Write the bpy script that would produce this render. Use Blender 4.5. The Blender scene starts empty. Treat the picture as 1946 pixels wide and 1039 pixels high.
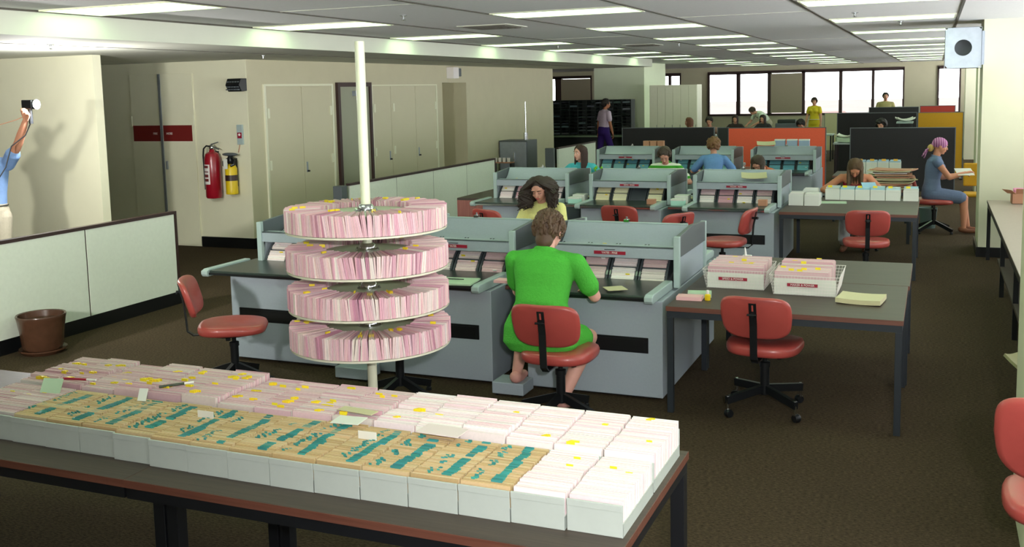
import bpy, math, random
from mathutils import Vector, Matrix, Euler
random.seed(7)
V = Vector; PI = math.pi
COL = bpy.context.scene.collection
SC = bpy.context.scene

# ------------------------------------------------------------------ camera, world, big lights, exposure
def lin(c):
    return tuple(((x/255)/12.92 if x/255 <= .04045 else ((x/255+.055)/1.055)**2.4) for x in c)
cam_data = bpy.data.cameras.new('camera'); cam = bpy.data.objects.new('camera', cam_data); COL.objects.link(cam)
CAM_R = Matrix((((0.9222129,0.3860165,-0.0226849),(-0.0230473,0.1134330,0.9932783),(0.3859951,-0.9154912,0.1135060))))
cam.matrix_world = Matrix.Translation((0, 0, 2.15)) @ CAM_R.transposed().to_4x4()
cam_data.sensor_fit = 'HORIZONTAL'; cam_data.sensor_width = 36.0
cam_data.lens = 1909.75/1946*36.0
cam_data.shift_y = -(519.5-390.0)/1946
cam_data.clip_start = .05; cam_data.clip_end = 2000
SC.camera = cam
SC.view_settings.view_transform = 'Standard'; SC.view_settings.look = 'None'
SC.view_settings.gamma = 1.0; SC.view_settings.use_curve_mapping = False
SC.view_settings.exposure = 0.0
SC.cycles.use_denoising = True
SC.cycles.max_bounces = 6; SC.cycles.diffuse_bounces = 4; SC.cycles.glossy_bounces = 3
SC.cycles.transmission_bounces = 6; SC.cycles.transparent_max_bounces = 12
SC.cycles.sample_clamp_indirect = 4.0

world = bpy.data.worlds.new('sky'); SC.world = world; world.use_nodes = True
wn = world.node_tree.nodes; wl = world.node_tree.links
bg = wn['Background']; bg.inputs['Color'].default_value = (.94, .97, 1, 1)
# bright overcast sky above the horizon; added glow below it lights the ceiling
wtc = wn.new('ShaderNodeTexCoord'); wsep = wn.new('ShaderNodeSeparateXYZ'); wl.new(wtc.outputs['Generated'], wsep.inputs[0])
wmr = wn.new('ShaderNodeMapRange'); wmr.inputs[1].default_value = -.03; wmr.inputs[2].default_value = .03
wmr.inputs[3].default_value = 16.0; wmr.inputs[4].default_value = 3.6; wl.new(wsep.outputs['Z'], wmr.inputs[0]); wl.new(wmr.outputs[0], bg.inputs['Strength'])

def spot(name, loc, target, power, deg, blend, radius, color):
    l = bpy.data.lights.new(name, 'SPOT'); l.energy = power; l.spot_size = math.radians(deg); l.spot_blend = blend
    l.shadow_soft_size = radius; l.color = color
    o = bpy.data.objects.new(name, l); COL.objects.link(o); o.location = loc
    o.rotation_euler = (V(target)-V(loc)).to_track_quat('-Z', 'Y').to_euler()
    return o
spot('camera_flash', (.35, -.25, 2.42), (-.65, 5.4, .95), 640, 84, 1.0, .05, (1, .985, .97))
spot('second_flash', (-4.3, .2, 2.2), (-8.4, 8.6, 1.8), 1300, 66, .9, .16, (1, .99, .93))

# ------------------------------------------------------------------ materials
MATS = {}
def mat(name, rgb, rough=.6, metal=0., var=0., scale=20., bump=0., bscale=200., spec=.5, attr=False, emit=0., coat=0.):
    if name in MATS: return MATS[name]
    m = bpy.data.materials.new(name); m.use_nodes = True
    nt = m.node_tree; n = nt.nodes; l = nt.links; b = n['Principled BSDF']
    c = lin(rgb)
    b.inputs['Base Color'].default_value = (*c, 1); b.inputs['Roughness'].default_value = rough
    b.inputs['Metallic'].default_value = metal; b.inputs['Specular IOR Level'].default_value = spec
    if coat: b.inputs['Coat Weight'].default_value = coat; b.inputs['Coat Roughness'].default_value = .15
    tc = n.new('ShaderNodeTexCoord')
    if var or attr:
        mix = n.new('ShaderNodeMix'); mix.data_type = 'RGBA'; mix.blend_type = 'MULTIPLY'; mix.inputs[0].default_value = 1
        if attr:
            a = n.new('ShaderNodeAttribute'); a.attribute_name = 'Col'; l.new(a.outputs['Color'], mix.inputs[6])
        else: mix.inputs[6].default_value = (*c, 1)
        nz = n.new('ShaderNodeTexNoise'); nz.inputs['Scale'].default_value = scale; nz.inputs['Detail'].default_value = 6
        l.new(tc.outputs['Object'], nz.inputs['Vector'])
        r = n.new('ShaderNodeMapRange'); r.inputs[1].default_value = .25; r.inputs[2].default_value = .75
        r.inputs[3].default_value = 1-var; r.inputs[4].default_value = 1+var
        l.new(nz.outputs['Fac'], r.inputs[0]); l.new(r.outputs[0], mix.inputs[7]); l.new(mix.outputs[2], b.inputs['Base Color'])
    if bump:
        nb = n.new('ShaderNodeTexNoise'); nb.inputs['Scale'].default_value = bscale; nb.inputs['Detail'].default_value = 4
        l.new(tc.outputs['Object'], nb.inputs['Vector'])
        bp = n.new('ShaderNodeBump'); bp.inputs['Strength'].default_value = bump; bp.inputs['Distance'].default_value = .01
        l.new(nb.outputs['Fac'], bp.inputs['Height']); l.new(bp.outputs[0], b.inputs['Normal'])
    if emit:
        b.inputs['Emission Color'].default_value = (*c, 1); b.inputs['Emission Strength'].default_value = emit
    MATS[name] = m; return m

def wood(name, c1, c2, rough=.45, scale=3., axis=0, coat=0.):
    if name in MATS: return MATS[name]
    m = mat(name, c1, rough, coat=coat); n = m.node_tree.nodes; l = m.node_tree.links; b = n['Principled BSDF']
    tc = n.new('ShaderNodeTexCoord'); mp = n.new('ShaderNodeMapping')
    s = [18, 18, 18]; s[axis] = .8; mp.inputs['Scale'].default_value = s
    l.new(tc.outputs['Object'], mp.inputs[0])
    nz = n.new('ShaderNodeTexNoise'); nz.inputs['Scale'].default_value = scale; nz.inputs['Detail'].default_value = 8; nz.inputs['Distortion'].default_value = .6
    l.new(mp.outputs[0], nz.inputs['Vector'])
    cr = n.new('ShaderNodeValToRGB'); cr.color_ramp.elements[0].color = (*lin(c1), 1); cr.color_ramp.elements[1].color = (*lin(c2), 1)
    cr.color_ramp.elements[0].position = .3; cr.color_ramp.elements[1].position = .7
    l.new(nz.outputs['Fac'], cr.inputs[0]); l.new(cr.outputs[0], b.inputs['Base Color'])
    return m

def carpet_mat():
    m = mat('carpet', (84, 72, 52), .98, spec=.1); n = m.node_tree.nodes; l = m.node_tree.links; b = n['Principled BSDF']
    tc = n.new('ShaderNodeTexCoord')
    mp = n.new('ShaderNodeMapping'); mp.inputs['Scale'].default_value = (45, 110, 45); l.new(tc.outputs['Object'], mp.inputs[0])
    a = n.new('ShaderNodeTexNoise'); a.inputs['Scale'].default_value = 1; a.inputs['Detail'].default_value = 5; a.inputs['Roughness'].default_value = .75
    l.new(mp.outputs[0], a.inputs['Vector'])
    cr = n.new('ShaderNodeValToRGB'); e = cr.color_ramp.elements
    e[0].position = .34; e[0].color = (*lin((38, 32, 25)), 1); e[1].position = .66; e[1].color = (*lin((88, 74, 54)), 1)
    l.new(a.outputs['Fac'], cr.inputs[0])
    c = n.new('ShaderNodeTexNoise'); c.inputs['Scale'].default_value = 1.1; c.inputs['Detail'].default_value = 3
    l.new(tc.outputs['Object'], c.inputs['Vector'])
    r = n.new('ShaderNodeMapRange'); r.inputs[3].default_value = .8; r.inputs[4].default_value = 1.2; l.new(c.outputs['Fac'], r.inputs[0])
    mx = n.new('ShaderNodeMix'); mx.data_type = 'RGBA'; mx.blend_type = 'MULTIPLY'; mx.inputs[0].default_value = 1
    l.new(cr.outputs[0], mx.inputs[6]); l.new(r.outputs[0], mx.inputs[7]); l.new(mx.outputs[2], b.inputs['Base Color'])
    bp = n.new('ShaderNodeBump'); bp.inputs['Strength'].default_value = .8; bp.inputs['Distance'].default_value = .01
    l.new(a.outputs['Fac'], bp.inputs['Height']); l.new(bp.outputs[0], b.inputs['Normal'])
    return m
def glass_mat(name, tint=(1, 1, 1), refl=.08):
    if name in MATS: return MATS[name]
    m = bpy.data.materials.new(name); m.use_nodes = True; n = m.node_tree.nodes; l = m.node_tree.links
    n.remove(n['Principled BSDF']); o = n['Material Output']
    t = n.new('ShaderNodeBsdfTransparent'); t.inputs[0].default_value = (*tint, 1)
    g = n.new('ShaderNodeBsdfGlossy'); g.inputs['Roughness'].default_value = .03
    fr = n.new('ShaderNodeLayerWeight'); fr.inputs[0].default_value = refl*2
    mx = n.new('ShaderNodeMixShader'); l.new(fr.outputs['Fresnel'], mx.inputs[0]); l.new(t.outputs[0], mx.inputs[1]); l.new(g.outputs[0], mx.inputs[2])
    l.new(mx.outputs[0], o.inputs[0]); MATS[name] = m; return m

M = dict(
 wall=mat('wall_paint', (222, 220, 192), .75, var=.03, scale=3, bump=.05, bscale=300),
 wall2=mat('wall_paint_beige', (196, 190, 160), .7, var=.03, scale=3),
 door=mat('door_paint', (198, 192, 162), .5, var=.02, scale=2),
 ceil=mat('ceiling_paint', (228, 228, 226), .9, var=.03, scale=40, bump=.15, bscale=120),
 rail=mat('ceiling_rail', (92, 88, 80), .5, metal=.3),
 soffit=mat('soffit_paint', (204, 206, 190), .8, var=.02, scale=4),
 black=mat('black_skirting', (14, 15, 17), .35),
 blackm=mat('black_metal', (22, 24, 27), .32, metal=.2, spec=.5),
 carpet=carpet_mat(),
 lamp=mat('fluorescent_diffuser', (212, 255, 200), .5, emit=4.6),
 panel=mat('partition_panel', (222, 226, 214), .55, var=.03, scale=30, bump=.05, bscale=400),
 panel_edge=mat('partition_edge', (52, 34, 30), .4),
 grey=mat('console_grey', (156, 166, 174), .45, var=.03, scale=60, bump=.06, bscale=260),
 greyd=mat('console_dark_grey', (84, 90, 94), .45, var=.03, scale=60),
 greyl=mat('console_light_grey', (165, 182, 180), .35, var=.02, scale=60),
 vinyl=mat('dark_green_vinyl', (44, 54, 50), .28, var=.05, scale=30),
 chrome=mat('chrome', (215, 218, 220), .15, metal=1.),
 red=mat('red_vinyl', (168, 72, 66), .34, var=.05, scale=12, bump=.05, bscale=500, coat=.15),
 redp=mat('red_plate', (150, 20, 48), .4),
 redd=mat('dark_red_sign', (110, 22, 20), .5),
 white=mat('white_lettering', (235, 230, 225), .5),
 card=mat('index_cards', (255, 255, 255), .8, attr=True, var=.04, scale=90),
 boxw=mat('white_card_box', (182, 190, 182), .6, var=.02, scale=30),
 tabs=mat('index_tabs', (255, 255, 255), .5, attr=True),
 cream=mat('cream_enamel', (222, 222, 196), .35, var=.01, scale=10),
 tier=mat('tier_plate', (186, 196, 166), .45, var=.03, scale=8),
 tierrim=mat('tier_rim', (226, 222, 200), .4),
 woodt=wood('brown_laminate_top', (58, 48, 40), (74, 61, 52), .5, 3, 0),
 woodr=wood('red_brown_wood_edge', (92, 54, 42), (112, 70, 56), .4, 3, 0),
 woodp=wood('pink_brown_veneer', (140, 82, 76), (166, 106, 96), .45, 4, 2),
 legm=mat('dark_blue_grey_steel', (44, 50, 56), .4, metal=.3),
 legb=mat('near_black_steel', (20, 22, 26), .45, metal=.2),
 pot=mat('glazed_brown_pot', (76, 50, 36), .25, var=.15, scale=14),
 soil=mat('potting_soil', (48, 38, 28), .95, bump=.6, bscale=60),
 paper=mat('paper_white', (222, 224, 214), .7),
 paperg=mat('paper_green', (176, 200, 170), .7),
 papery=mat('paper_buff', (196, 190, 150), .75),
 teal=mat('pale_mint_card', (176, 226, 208), .7),
 pink=mat('pink_card', (226, 176, 176), .7),
 cardbd=mat('cardboard', (182, 132, 104), .8),
 extred=mat('extinguisher_red', (150, 14, 34), .3, coat=.3),
 extyel=mat('extinguisher_yellow', (222, 190, 20), .4),
 silver=mat('galvanised_sheet', (160, 168, 178), .38, metal=.7, var=.08, scale=14),
 orange=mat('orange_fabric', (232, 98, 66), .85, var=.05, scale=80),
 blackf=mat('black_fabric', (34, 32, 34), .9, var=.1, scale=80),
 yellowf=mat('mustard_fabric', (186, 140, 22), .85, var=.05, scale=80),
 redf=mat('brick_red_fabric', (148, 44, 30), .85, var=.05, scale=80),
 shelf=mat('dark_green_shelving', (36, 44, 40), .6, var=.1, scale=20),
 locker=mat('beige_steel', (222, 218, 198), .5, var=.02, scale=10),
 wframe=mat('brown_window_frame', (56, 34, 32), .5),
 blind=mat('beige_blind', (168, 158, 134), .7, var=.05, scale=40),
 glass=glass_mat('window_glass', (.97, .98, .97)),
 acr=mat('smoked_plastic', (70, 76, 80), .15, coat=.3),
)

# ------------------------------------------------------------------ mesh collector
class MB:
    def __init__(s): s.v = []; s.f = []; s.c = []; s.cur = None
    def add(s, vs, fs):
        o = len(s.v); s.v += [tuple(p) for p in vs]
        for f in fs: s.f.append(tuple(i+o for i in f)); s.c.append(s.cur)
        return s
    def box(s, x0, x1, y0, y1, z0, z1, X=None):
        vs = [V((x, y, z)) for z in (z0, z1) for y in (y0, y1) for x in (x0, x1)]
        if X: vs = [X @ p for p in vs]
        return s.add(vs, [(0, 2, 3, 1), (4, 5, 7, 6), (0, 1, 5, 4), (2, 6, 7, 3), (0, 4, 6, 2), (1, 3, 7, 5)])
    def loft(s, rings, caps=True):
        n = len(rings[0]); vs = [p for r in rings for p in r]; fs = []
        for i in range(len(rings)-1):
            for j in range(n):
                k = (j+1) % n; fs.append((i*n+j, i*n+k, (i+1)*n+k, (i+1)*n+j))
        if caps: fs.append(tuple(reversed(range(n)))); fs.append(tuple((len(rings)-1)*n+j for j in range(n)))
        return s.add(vs, fs)
    def tube(s, pts, r, seg=8, flat=1., up=None):
        pts = [V(p) for p in pts]; rings = []; n = len(pts)
        t0 = (pts[1]-pts[0]).normalized(); a = V(up) if up else (V((0, 0, 1)) if abs(t0.z) < .9 else V((1, 0, 0)))
        a = (a-t0*a.dot(t0)).normalized()
        for i in range(n):
            t = (pts[min(i+1, n-1)]-pts[max(i-1, 0)]).normalized()
            a = (a-t*a.dot(t)); a = a.normalized() if a.length > 1e-6 else t.orthogonal().normalized()
            b = t.cross(a); rr = r[i] if isinstance(r, (list, tuple)) else r
            rings.append([pts[i]+a*(math.cos(2*PI*k/seg)*rr*flat)+b*(math.sin(2*PI*k/seg)*rr) for k in range(seg)])
        return s.loft(rings)
    def bar(s, p0, p1, w, h, up=(0, 0, 1)):
        p0 = V(p0); p1 = V(p1); t = (p1-p0).normalized(); u = V(up); u = (u-t*u.dot(t)).normalized(); b = t.cross(u)
        rings = [[p+u*(sy*h/2)+b*(sx*w/2) for sx, sy in ((-1, -1), (1, -1), (1, 1), (-1, 1))] for p in (p0, p1)]
        return s.loft(rings)
    def cap(s, p0, p1, r0, r1, seg=12, flat=1., up=None, n=4):
        p0 = V(p0); p1 = V(p1); t = (p1-p0); L = t.length
        if L < 1e-6: return s.ell(p0, (r0, r0, r0))
        t /= L; pts = []; rs = []
        for i in range(n+1):
            a = PI/2*(1-i/n)
            pts.append(p0-t*(math.sin(a)*r0)); rs.append(max(r0*math.cos(a), r0*.04))
        for i in range(n+1):
            a = PI/2*i/n
            pts.append(p1+t*(math.sin(a)*r1)); rs.append(max(r1*math.cos(a), r1*.04))
        return s.tube(pts, rs, seg, flat, up)
    def ell(s, c, r, R=None, seg=16, n=10):
        c = V(c); rings = []
        for i in range(1, n):
            th = PI*i/n
            rings.append([V((r[0]*math.sin(th)*math.cos(2*PI*k/seg), r[1]*math.sin(th)*math.sin(2*PI*k/seg), -r[2]*math.cos(th))) for k in range(seg)])
        vs = [V((0, 0, -r[2]))]+[p for q in rings for p in q]+[V((0, 0, r[2]))]
        if R: vs = [R @ p for p in vs]
        fs = []; m = n-1
        for k in range(seg): fs.append((0, 1+(k+1) % seg, 1+k)); fs.append((len(vs)-1, 1+(m-1)*seg+k, 1+(m-1)*seg+(k+1) % seg))
        for i in range(m-1):
            for k in range(seg):
                q = (k+1) % seg; fs.append((1+i*seg+k, 1+i*seg+q, 1+(i+1)*seg+q, 1+(i+1)*seg+k))
        return s.add([p+c for p in vs], fs)
    def lathe(s, prof, c=(0, 0, 0), seg=32, X=None):
        c = V(c); rings = [[c+V((r*math.cos(2*PI*k/seg), r*math.sin(2*PI*k/seg), z)) for k in range(seg)] for r, z in prof]
        if X: rings = [[X @ p for p in r] for r in rings]
        return s.loft(rings)
    def prism(s, poly, a, t0, t1):
        "poly: (u,v) outline; a: axis of extrusion 'x' -> (y,z), 'y' -> (x,z), 'z' -> (x,y)"
        def mk(u, v, t): return {'x': (t, u, v), 'y': (u, t, v), 'z': (u, v, t)}[a]
        n = len(poly)
        vs = [mk(u, v, t0) for u, v in poly]+[mk(u, v, t1) for u, v in poly]
        fs = [tuple(reversed(range(n))), tuple(range(n, 2*n))]+[(i, (i+1) % n, n+(i+1) % n, n+i) for i in range(n)]
        return s.add(vs, fs)
    def build(s, name, m, parent=None, smooth=False, bevel=0., seg=2, loc=None, rot=None, solid=0.):
        me = bpy.data.meshes.new(name); me.from_pydata(s.v, [], s.f); me.validate(); me.update()
        if any(c is not None for c in s.c) and len(me.polygons) == len(s.c):
            ca = me.color_attributes.new('Col', 'FLOAT_COLOR', 'CORNER'); buf = []
            for p, c in zip(me.polygons, s.c): buf += list((*(c or (1, 1, 1)), 1.))*p.loop_total
            ca.data.foreach_set('color', buf)
        import bmesh
        bm = bmesh.new(); bm.from_mesh(me); bmesh.ops.recalc_face_normals(bm, faces=bm.faces); bm.to_mesh(me); bm.free()
        o = bpy.data.objects.new(name, me); COL.objects.link(o); me.materials.append(M[m] if isinstance(m, str) else m)
        if smooth:
            me.polygons.foreach_set('use_smooth', [True]*len(me.polygons))
            if smooth != 'all': me.set_sharp_from_angle(angle=math.radians(40))
        if bevel:
            b = o.modifiers.new('bevel', 'BEVEL'); b.width = bevel; b.segments = seg; b.limit_method = 'ANGLE'; b.angle_limit = math.radians(40)
        if solid:
            b = o.modifiers.new('solid', 'SOLIDIFY'); b.thickness = solid; b.offset = 0
        if parent: o.parent = parent
        if loc: o.location = loc
        if rot: o.rotation_euler = rot
        return o

def thing(name, label, cat, loc=(0, 0, 0), rz=0., group=None):
    o = bpy.data.objects.new(name, None); COL.objects.link(o); o.location = loc; o.rotation_euler = (0, 0, rz); o.empty_display_size = .1
    o['label'] = label; o['category'] = cat
    if group: o['group'] = group
    return o
def tag(o, label, cat, group=None, kind=None):
    o['label'] = label; o['category'] = cat
    if group: o['group'] = group
    if kind: o['kind'] = kind
    return o
def struct(name, mb, m, bevel=0., smooth=False, parent=None):
    o = mb.build(name, m, parent, smooth=smooth, bevel=bevel)
    if not parent: o['kind'] = 'structure'
    return o
KIDS = {}
def copy_tree(o, parent=None):
    c = o.copy(); COL.objects.link(c)
    if parent: c.parent = parent
    for ch in [x for x in COL.objects if x.parent is o]: copy_tree(ch, c)
    return c
FONT = None
def text(body, size, m, parent, loc, rot, name='lettering', ext=.0008):
    cu = bpy.data.curves.new(name, 'FONT'); cu.body = body; cu.size = size; cu.extrude = ext; cu.align_x = 'CENTER'; cu.align_y = 'CENTER'
    t = bpy.data.objects.new('tmp', cu); COL.objects.link(t)
    dg = bpy.context.evaluated_depsgraph_get(); me = bpy.data.meshes.new_from_object(t.evaluated_get(dg))
    bpy.data.objects.remove(t); bpy.data.curves.remove(cu)
    me.name = name; me.materials.clear(); me.materials.append(M[m])
    o = bpy.data.objects.new(name, me); COL.objects.link(o); o.parent = parent; o.location = loc; o.rotation_euler = rot
    return o
RX = (PI/2, 0, 0)          # lettering that faces the camera side (-Y)
def jit(c, a=.06):
    k = 1+random.uniform(-a, a); return tuple(max(0, min(1, x*k*(1+random.uniform(-a, a)*.4))) for x in c)

# ------------------------------------------------------------------ the room
ZC, ZS, XS, YW = 2.864, 2.663, -6.56, 40.0
struct('floor', MB().box(-17, 3.5, -3, YW+.2, -.1, 0), 'carpet')
struct('ceiling', MB().box(XS, 3.5, -3, 24.8, ZC, ZC+.1).box(-17, 3.5, 24.8, YW+.2, ZC, ZC+.1), 'ceil')
struct('ceiling_soffit', MB().box(-17, XS, -3, 24.8, ZS, ZC+.1), 'soffit')
for k, X in enumerate((-5.2, -3.85, -2.5, -1.15, .22)):
    struct('trim_%d' % (k+1), MB().box(X-.012, X+.012, -3, YW, ZC-.008, ZC+.002), 'rail')
k = 6
for X0, X1, Ys in ((-2.5, -1.15, (4.4, 10.45, 17.0, 24.0, 31.0)), (.22, 3.5, (9.0, 16.0, 23.0)), (-5.2, -3.85, (7.3, 13.6, 20.0, 27.0))):
    struct('trim_%d' % k, (lambda m: [m.box(X0, X1, y-.006, y+.006, ZC-.004, ZC+.002) for y in Ys] and m)(MB()), 'soffit'); k += 1
struct('trim_%d' % k, MB().box(XS-.004, XS+.012, -3, 24.8, ZC-.016, ZC+.002).box(-8.85, XS, 0, 0.01, ZS-.001, ZS), 'rail'); k += 1
struct('trim_%d' % k, MB().box(-7.55, -7.53, -3, 24.8, ZS-.004, ZS+.002), 'rail'); k += 1

struct('wall_left_front', MB().box(-16, -8.89, 8.85, 8.97, 0, ZS), 'wall')
struct('wall_fire_point', MB().box(-16, -9.05, 11.58, 11.75, 0, ZS).box(-9.05, -8.851, 11.575, 11.585, 0, ZS), 'wall')
# wall with the cupboard doors: faces +X, with one recess at 17.63..18.72
struct('wall_left', MB().box(-9.05, -8.85, 11.585, 17.63, 0, ZS).box(-9.05, -8.85, 18.72, 23.8, 0, ZS).box(-9.05, -8.85, 17.63, 18.72, 2.33, ZS)
       .box(-9.6, -9.45, 17.5, 18.85, 0, 2.33).box(-9.6, -9.05, 17.55, 17.63, 0, 2.33).box(-9.6, -9.05, 18.72, 18.8, 0, 2.33).box(-9.6, -9.05, 17.55, 18.8, 2.33, 2.4), 'wall2')
struct('wall_left_return', MB().box(-17, -9.0, 23.6, 23.8, 0, ZS), 'wall2')
struct('baseboard_fire_point', MB().box(-9.77, -8.835, 11.56, 11.58, 0, .15), 'black')
struct('baseboard_left', MB().box(-8.85, -8.83, 11.58, 11.93, 0, .15).box(-8.85, -8.83, 17.35, 17.6, 0, .15).box(-8.85, -8.83, 18.75, 23.8, 0, .15), 'black')
struct('wall_side_far_left', MB().box(-17.1, -16.9, -3, YW+.2, 0, ZC+.1), 'wall')
struct('wall_behind', MB().box(-17, 3.5, -3.1, -3, 0, .9).box(-17, 3.5, -3.1, -3, 2.6, ZC+.1).box(-17, -.8, -3.1, -3, .9, 2.6).box(2.6, 3.5, -3.1, -3, .9, 2.6), 'wall')  # gap left for the added window band behind the camera
struct('wall_right', MB().box(3.5, 3.6, -3, YW+.2, 0, .9).box(3.5, 3.6, -3, YW+.2, 2.6, ZC+.1).box(3.5, 3.6, -3, -1.5, .9, 2.6).box(3.5, 3.6, 38.5, YW+.2, .9, 2.6), 'wall')  # long gap left for the added window band on this side
def added_window(name, along, a, b, at, nbay):
    f = MB(); w = (b-a)/nbay
    for i in range(nbay+1):
        u = a+w*i
        if along == 'x': f.box(u-.05, u+.05, at-.06, at+.02, .9, 2.6)
        else: f.box(at-.02, at+.06, u-.05, u+.05, .9, 2.6)
    if along == 'x': f.box(a, b, at-.06, at+.02, .88, .95).box(a, b, at-.06, at+.02, 2.55, 2.62)
    else: f.box(at-.02, at+.06, a, b, .88, .95).box(at-.02, at+.06, a, b, 2.55, 2.62)
    fr = struct(name, f, 'wframe')
added_window('window_20', 'x', -.8, 2.6, -3.03, 2); added_window('window_21', 'y', -1.5, 38.5, 3.53, 22)  # unseen window bands, added to let more light into the room

# near left corridor end wall hidden, large pillar on the right and a nearer one
struct('wall_pillar_right', MB().box(.52, 2.6, 13.4, 14.3, 0, ZC), 'wall')
struct('baseboard_pillar', MB().box(.5, 2.6, 13.38, 14.32, 0, .12), 'black')
struct('wall_pillar_near', MB().box(.41, 1.5, 4.8, 5.5, 0, ZC), 'wall')
struct('wall_pillar_middle', MB().box(.72, 2.6, 20.6, 21.6, 0, ZC), 'wall')
struct('wall_pillar_far', MB().box(.75, 2.6, 30.0, 30.8, 0, ZC), 'wall')
struct('wall_pillar_back', MB().box(-9.3, -7.78, 28.5, 31.0, 0, ZC), mat('pale_green_paint', (226, 234, 204), .75, var=.02, scale=3))

# far window wall
def window_wall():
    head, sill = 2.64, 1.0
    openings = [(-16.2, -14.75), (-14.45, -13.2), (-10.75, -10.35), (-10.25, -9.9), (-9.8, -9.45), (-8.25, -7.2), (-7.05, -6.0), (-5.85, -4.72), (-4.6, -3.36), (-3.24, -2.2), (-2.1, -1.12), (.12, .78)]
    w = MB().box(-17, 3.5, YW, YW+.2, 0, sill).box(-17, 3.5, YW, YW+.2, head, ZC+.1)
    xs = sorted(openings); x = -17
    groups = [(-16.25, -13.15), (-10.8, -9.4), (-8.32, -1.06), (.06, .84)]
    for g0, g1 in groups: w.box(x, g0, YW, YW+.2, sill, head); x = g1
    w.box(x, 3.5, YW, YW+.2, sill, head)
    struct('wall_back', w, 'wall2')
    n = 1
    for g0, g1 in groups:
        f = MB(); ops = [o for o in openings if g0 < o[0] < g1]
        xx = g0
        for a, b in ops: f.box(xx, a, YW-.06, YW+.1, sill, head); xx = b
        f.box(xx, g1, YW-.06, YW+.1, sill, head)
        f.box(g0, g1, YW-.06, YW+.1, head-.07, head+.05).box(g0, g1, YW-.06, YW+.1, sill-.05, sill+.03)
        fr = struct('window_%d' % n, f, 'wframe')
        for a, b in ops: MB().box(a, b, YW+.02, YW+.03, sill, head).build('pane', 'glass', fr)
        n += 1
    for j, (a, b, z0, lb) in enumerate(((-5.84, -4.73, 1.06, 'beige blind drawn over the third pane of the long far window'),
                                         (-14.44, -13.21, 1.06, 'beige blind drawn over the far left window beside the green pillar'))):
        bm = MB()
        for i in range(int((2.57-z0)/.05)): bm.box(a-.03, b+.03, YW-.1+.006*(i%2), YW-.085+.006*(i%2), z0+i*.05-.002, z0+i*.05+.052)
        bl = bm.build('window_blind', 'blind'); tag(bl, lb, 'blind')
        MB().box(a, b, YW-.11, YW-.07, 2.57, 2.6).build('headrail', 'white', bl)
    MB().box(-6.2, -3.3, YW-.35, YW-.07, .93, .97)
window_wall()

# outside, seen through the windows: hazy pale plain with far trees and houses
gm = mat('dry_ground', (148, 134, 128), .95, var=.1, scale=.05)
struct('ground_outside', MB().box(-600, 400, YW+1, 900, -12.1, -12), gm)
random.seed(3)
tm = mat('hazy_foliage', (122, 126, 116), .95, var=.06, scale=.5); hm = mat('pale_house', (150, 142, 138), .9)
tree0 = None; h0 = None
PANES = [(-7.85, 'first'), (-6.4, 'second'), (-4.2, 'fourth'), (-2.75, 'fifth'), (-1.55, 'sixth'), (.35, None)]
for i, (px, nm) in enumerate(PANES):
    where = 'through the %s pane of the long far window' % nm if nm else 'through the single far window at the right'
    d = (230, 300, 260, 210, 330, 240)[i]; s = (2.6, 2.2, 3.0, 2.4, 3.2, 2.6)[i]
    if tree0 is None:
        b = MB()
        for _ in range(16): b.ell((random.uniform(-1.6, 1.6), random.uniform(-1, 1), random.uniform(.9, 2.2)), (.8, .8, .55), seg=8, n=6)
        tree0 = t = thing('tree', '', 'tree'); b.build('crown', tm, t, smooth=True); MB().tube([(0, 0, 0), (0, 0, 1.2)], [.16, .1]).build('trunk', 'wframe', t)
    else: t = copy_tree(tree0)
    t['label'] = 'pale hazy tree on the plain seen '+where
    t.location = (px/40*d, d, -12); t.scale = (s, s, s*.8)
    if i in (0, 2, 3, 5):
        if h0 is None:
            h0 = t = thing('house', '', 'house'); MB().box(-6, 6, -4, 4, 0, 3.4).build('house_wall', hm, t)
            MB().prism([(-4.4, 3.4), (4.4, 3.4), (0, 5.6)], 'x', -6.4, 6.4).build('roof', mat('pale_red_roof', (150, 120, 114), .9), t)
        else: t = copy_tree(h0)
        t['label'] = 'pale low house on the plain seen '+where
        t.location = ((px+.45)/40*(d+60), d+60, -12); t.rotation_euler = (0, 0, .4*i)

# cupboard doors
def flat_door(name, X, y0, y1, z1, hinge_at, handle=None, m='door'):
    d = MB().box(X-.005, X+.018, y0+.006, y1-.006, .02, z1).build(name, m, bevel=.002); d['kind'] = 'structure'
    for z in (.25, 1.15, 1.9):
        MB().box(X+.016, X+.032, hinge_at-.025, hinge_at+.025, z-.07, z+.07).build('hinge', 'cream', d)
    if handle:
        MB().box(X+.018, X+.026, handle-.018, handle+.018, .98, 1.14).build('handle_plate', 'silver', d)
        MB().tube([(X+.02, handle, 1.0), (X+.06, handle, 1.0)], .014).build('lock_knob', 'blackm', d)
    return d
XD = -8.85
flat_door('door_1', XD, 11.97, 12.86, 2.28, 12.01)
flat_door('door_2', XD, 12.86, 13.68, 2.28, 13.64, 12.93)
struct('door_frame', MB().box(XD, XD+.03, 11.93, 11.97, 0, 2.32).box(XD, XD+.03, 13.68, 13.72, 0, 2.32).box(XD, XD+.03, 11.97, 13.68, 2.29, 2.32), 'cream')
struct('trim_20', MB().box(XD, XD+.05, 13.83, 13.9, 0, 2.34).box(XD, XD+.05, 14.82, 14.88, 0, 2.34).box(XD, XD+.05, 13.9, 14.82, 2.27, 2.34), 'wframe')
d3 = MB().box(XD, XD+.02, 13.9, 14.82, 0, 2.27).build('door_3', mat('grey_green_door', (150, 152, 130), .5)); d3['kind'] = 'structure'
MB().box(XD+.02, XD+.09, 14.3, 14.62, 2.12, 2.2).build('door_closer', 'silver', d3)
flat_door('door_4', XD, 14.94, 15.57, 2.27, 14.99, 15.48)
flat_door('door_5', XD, 15.57, 16.48, 2.27, 15.65)
flat_door('door_6', XD, 16.48, 17.31, 2.27, 17.27, 16.56)
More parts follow.
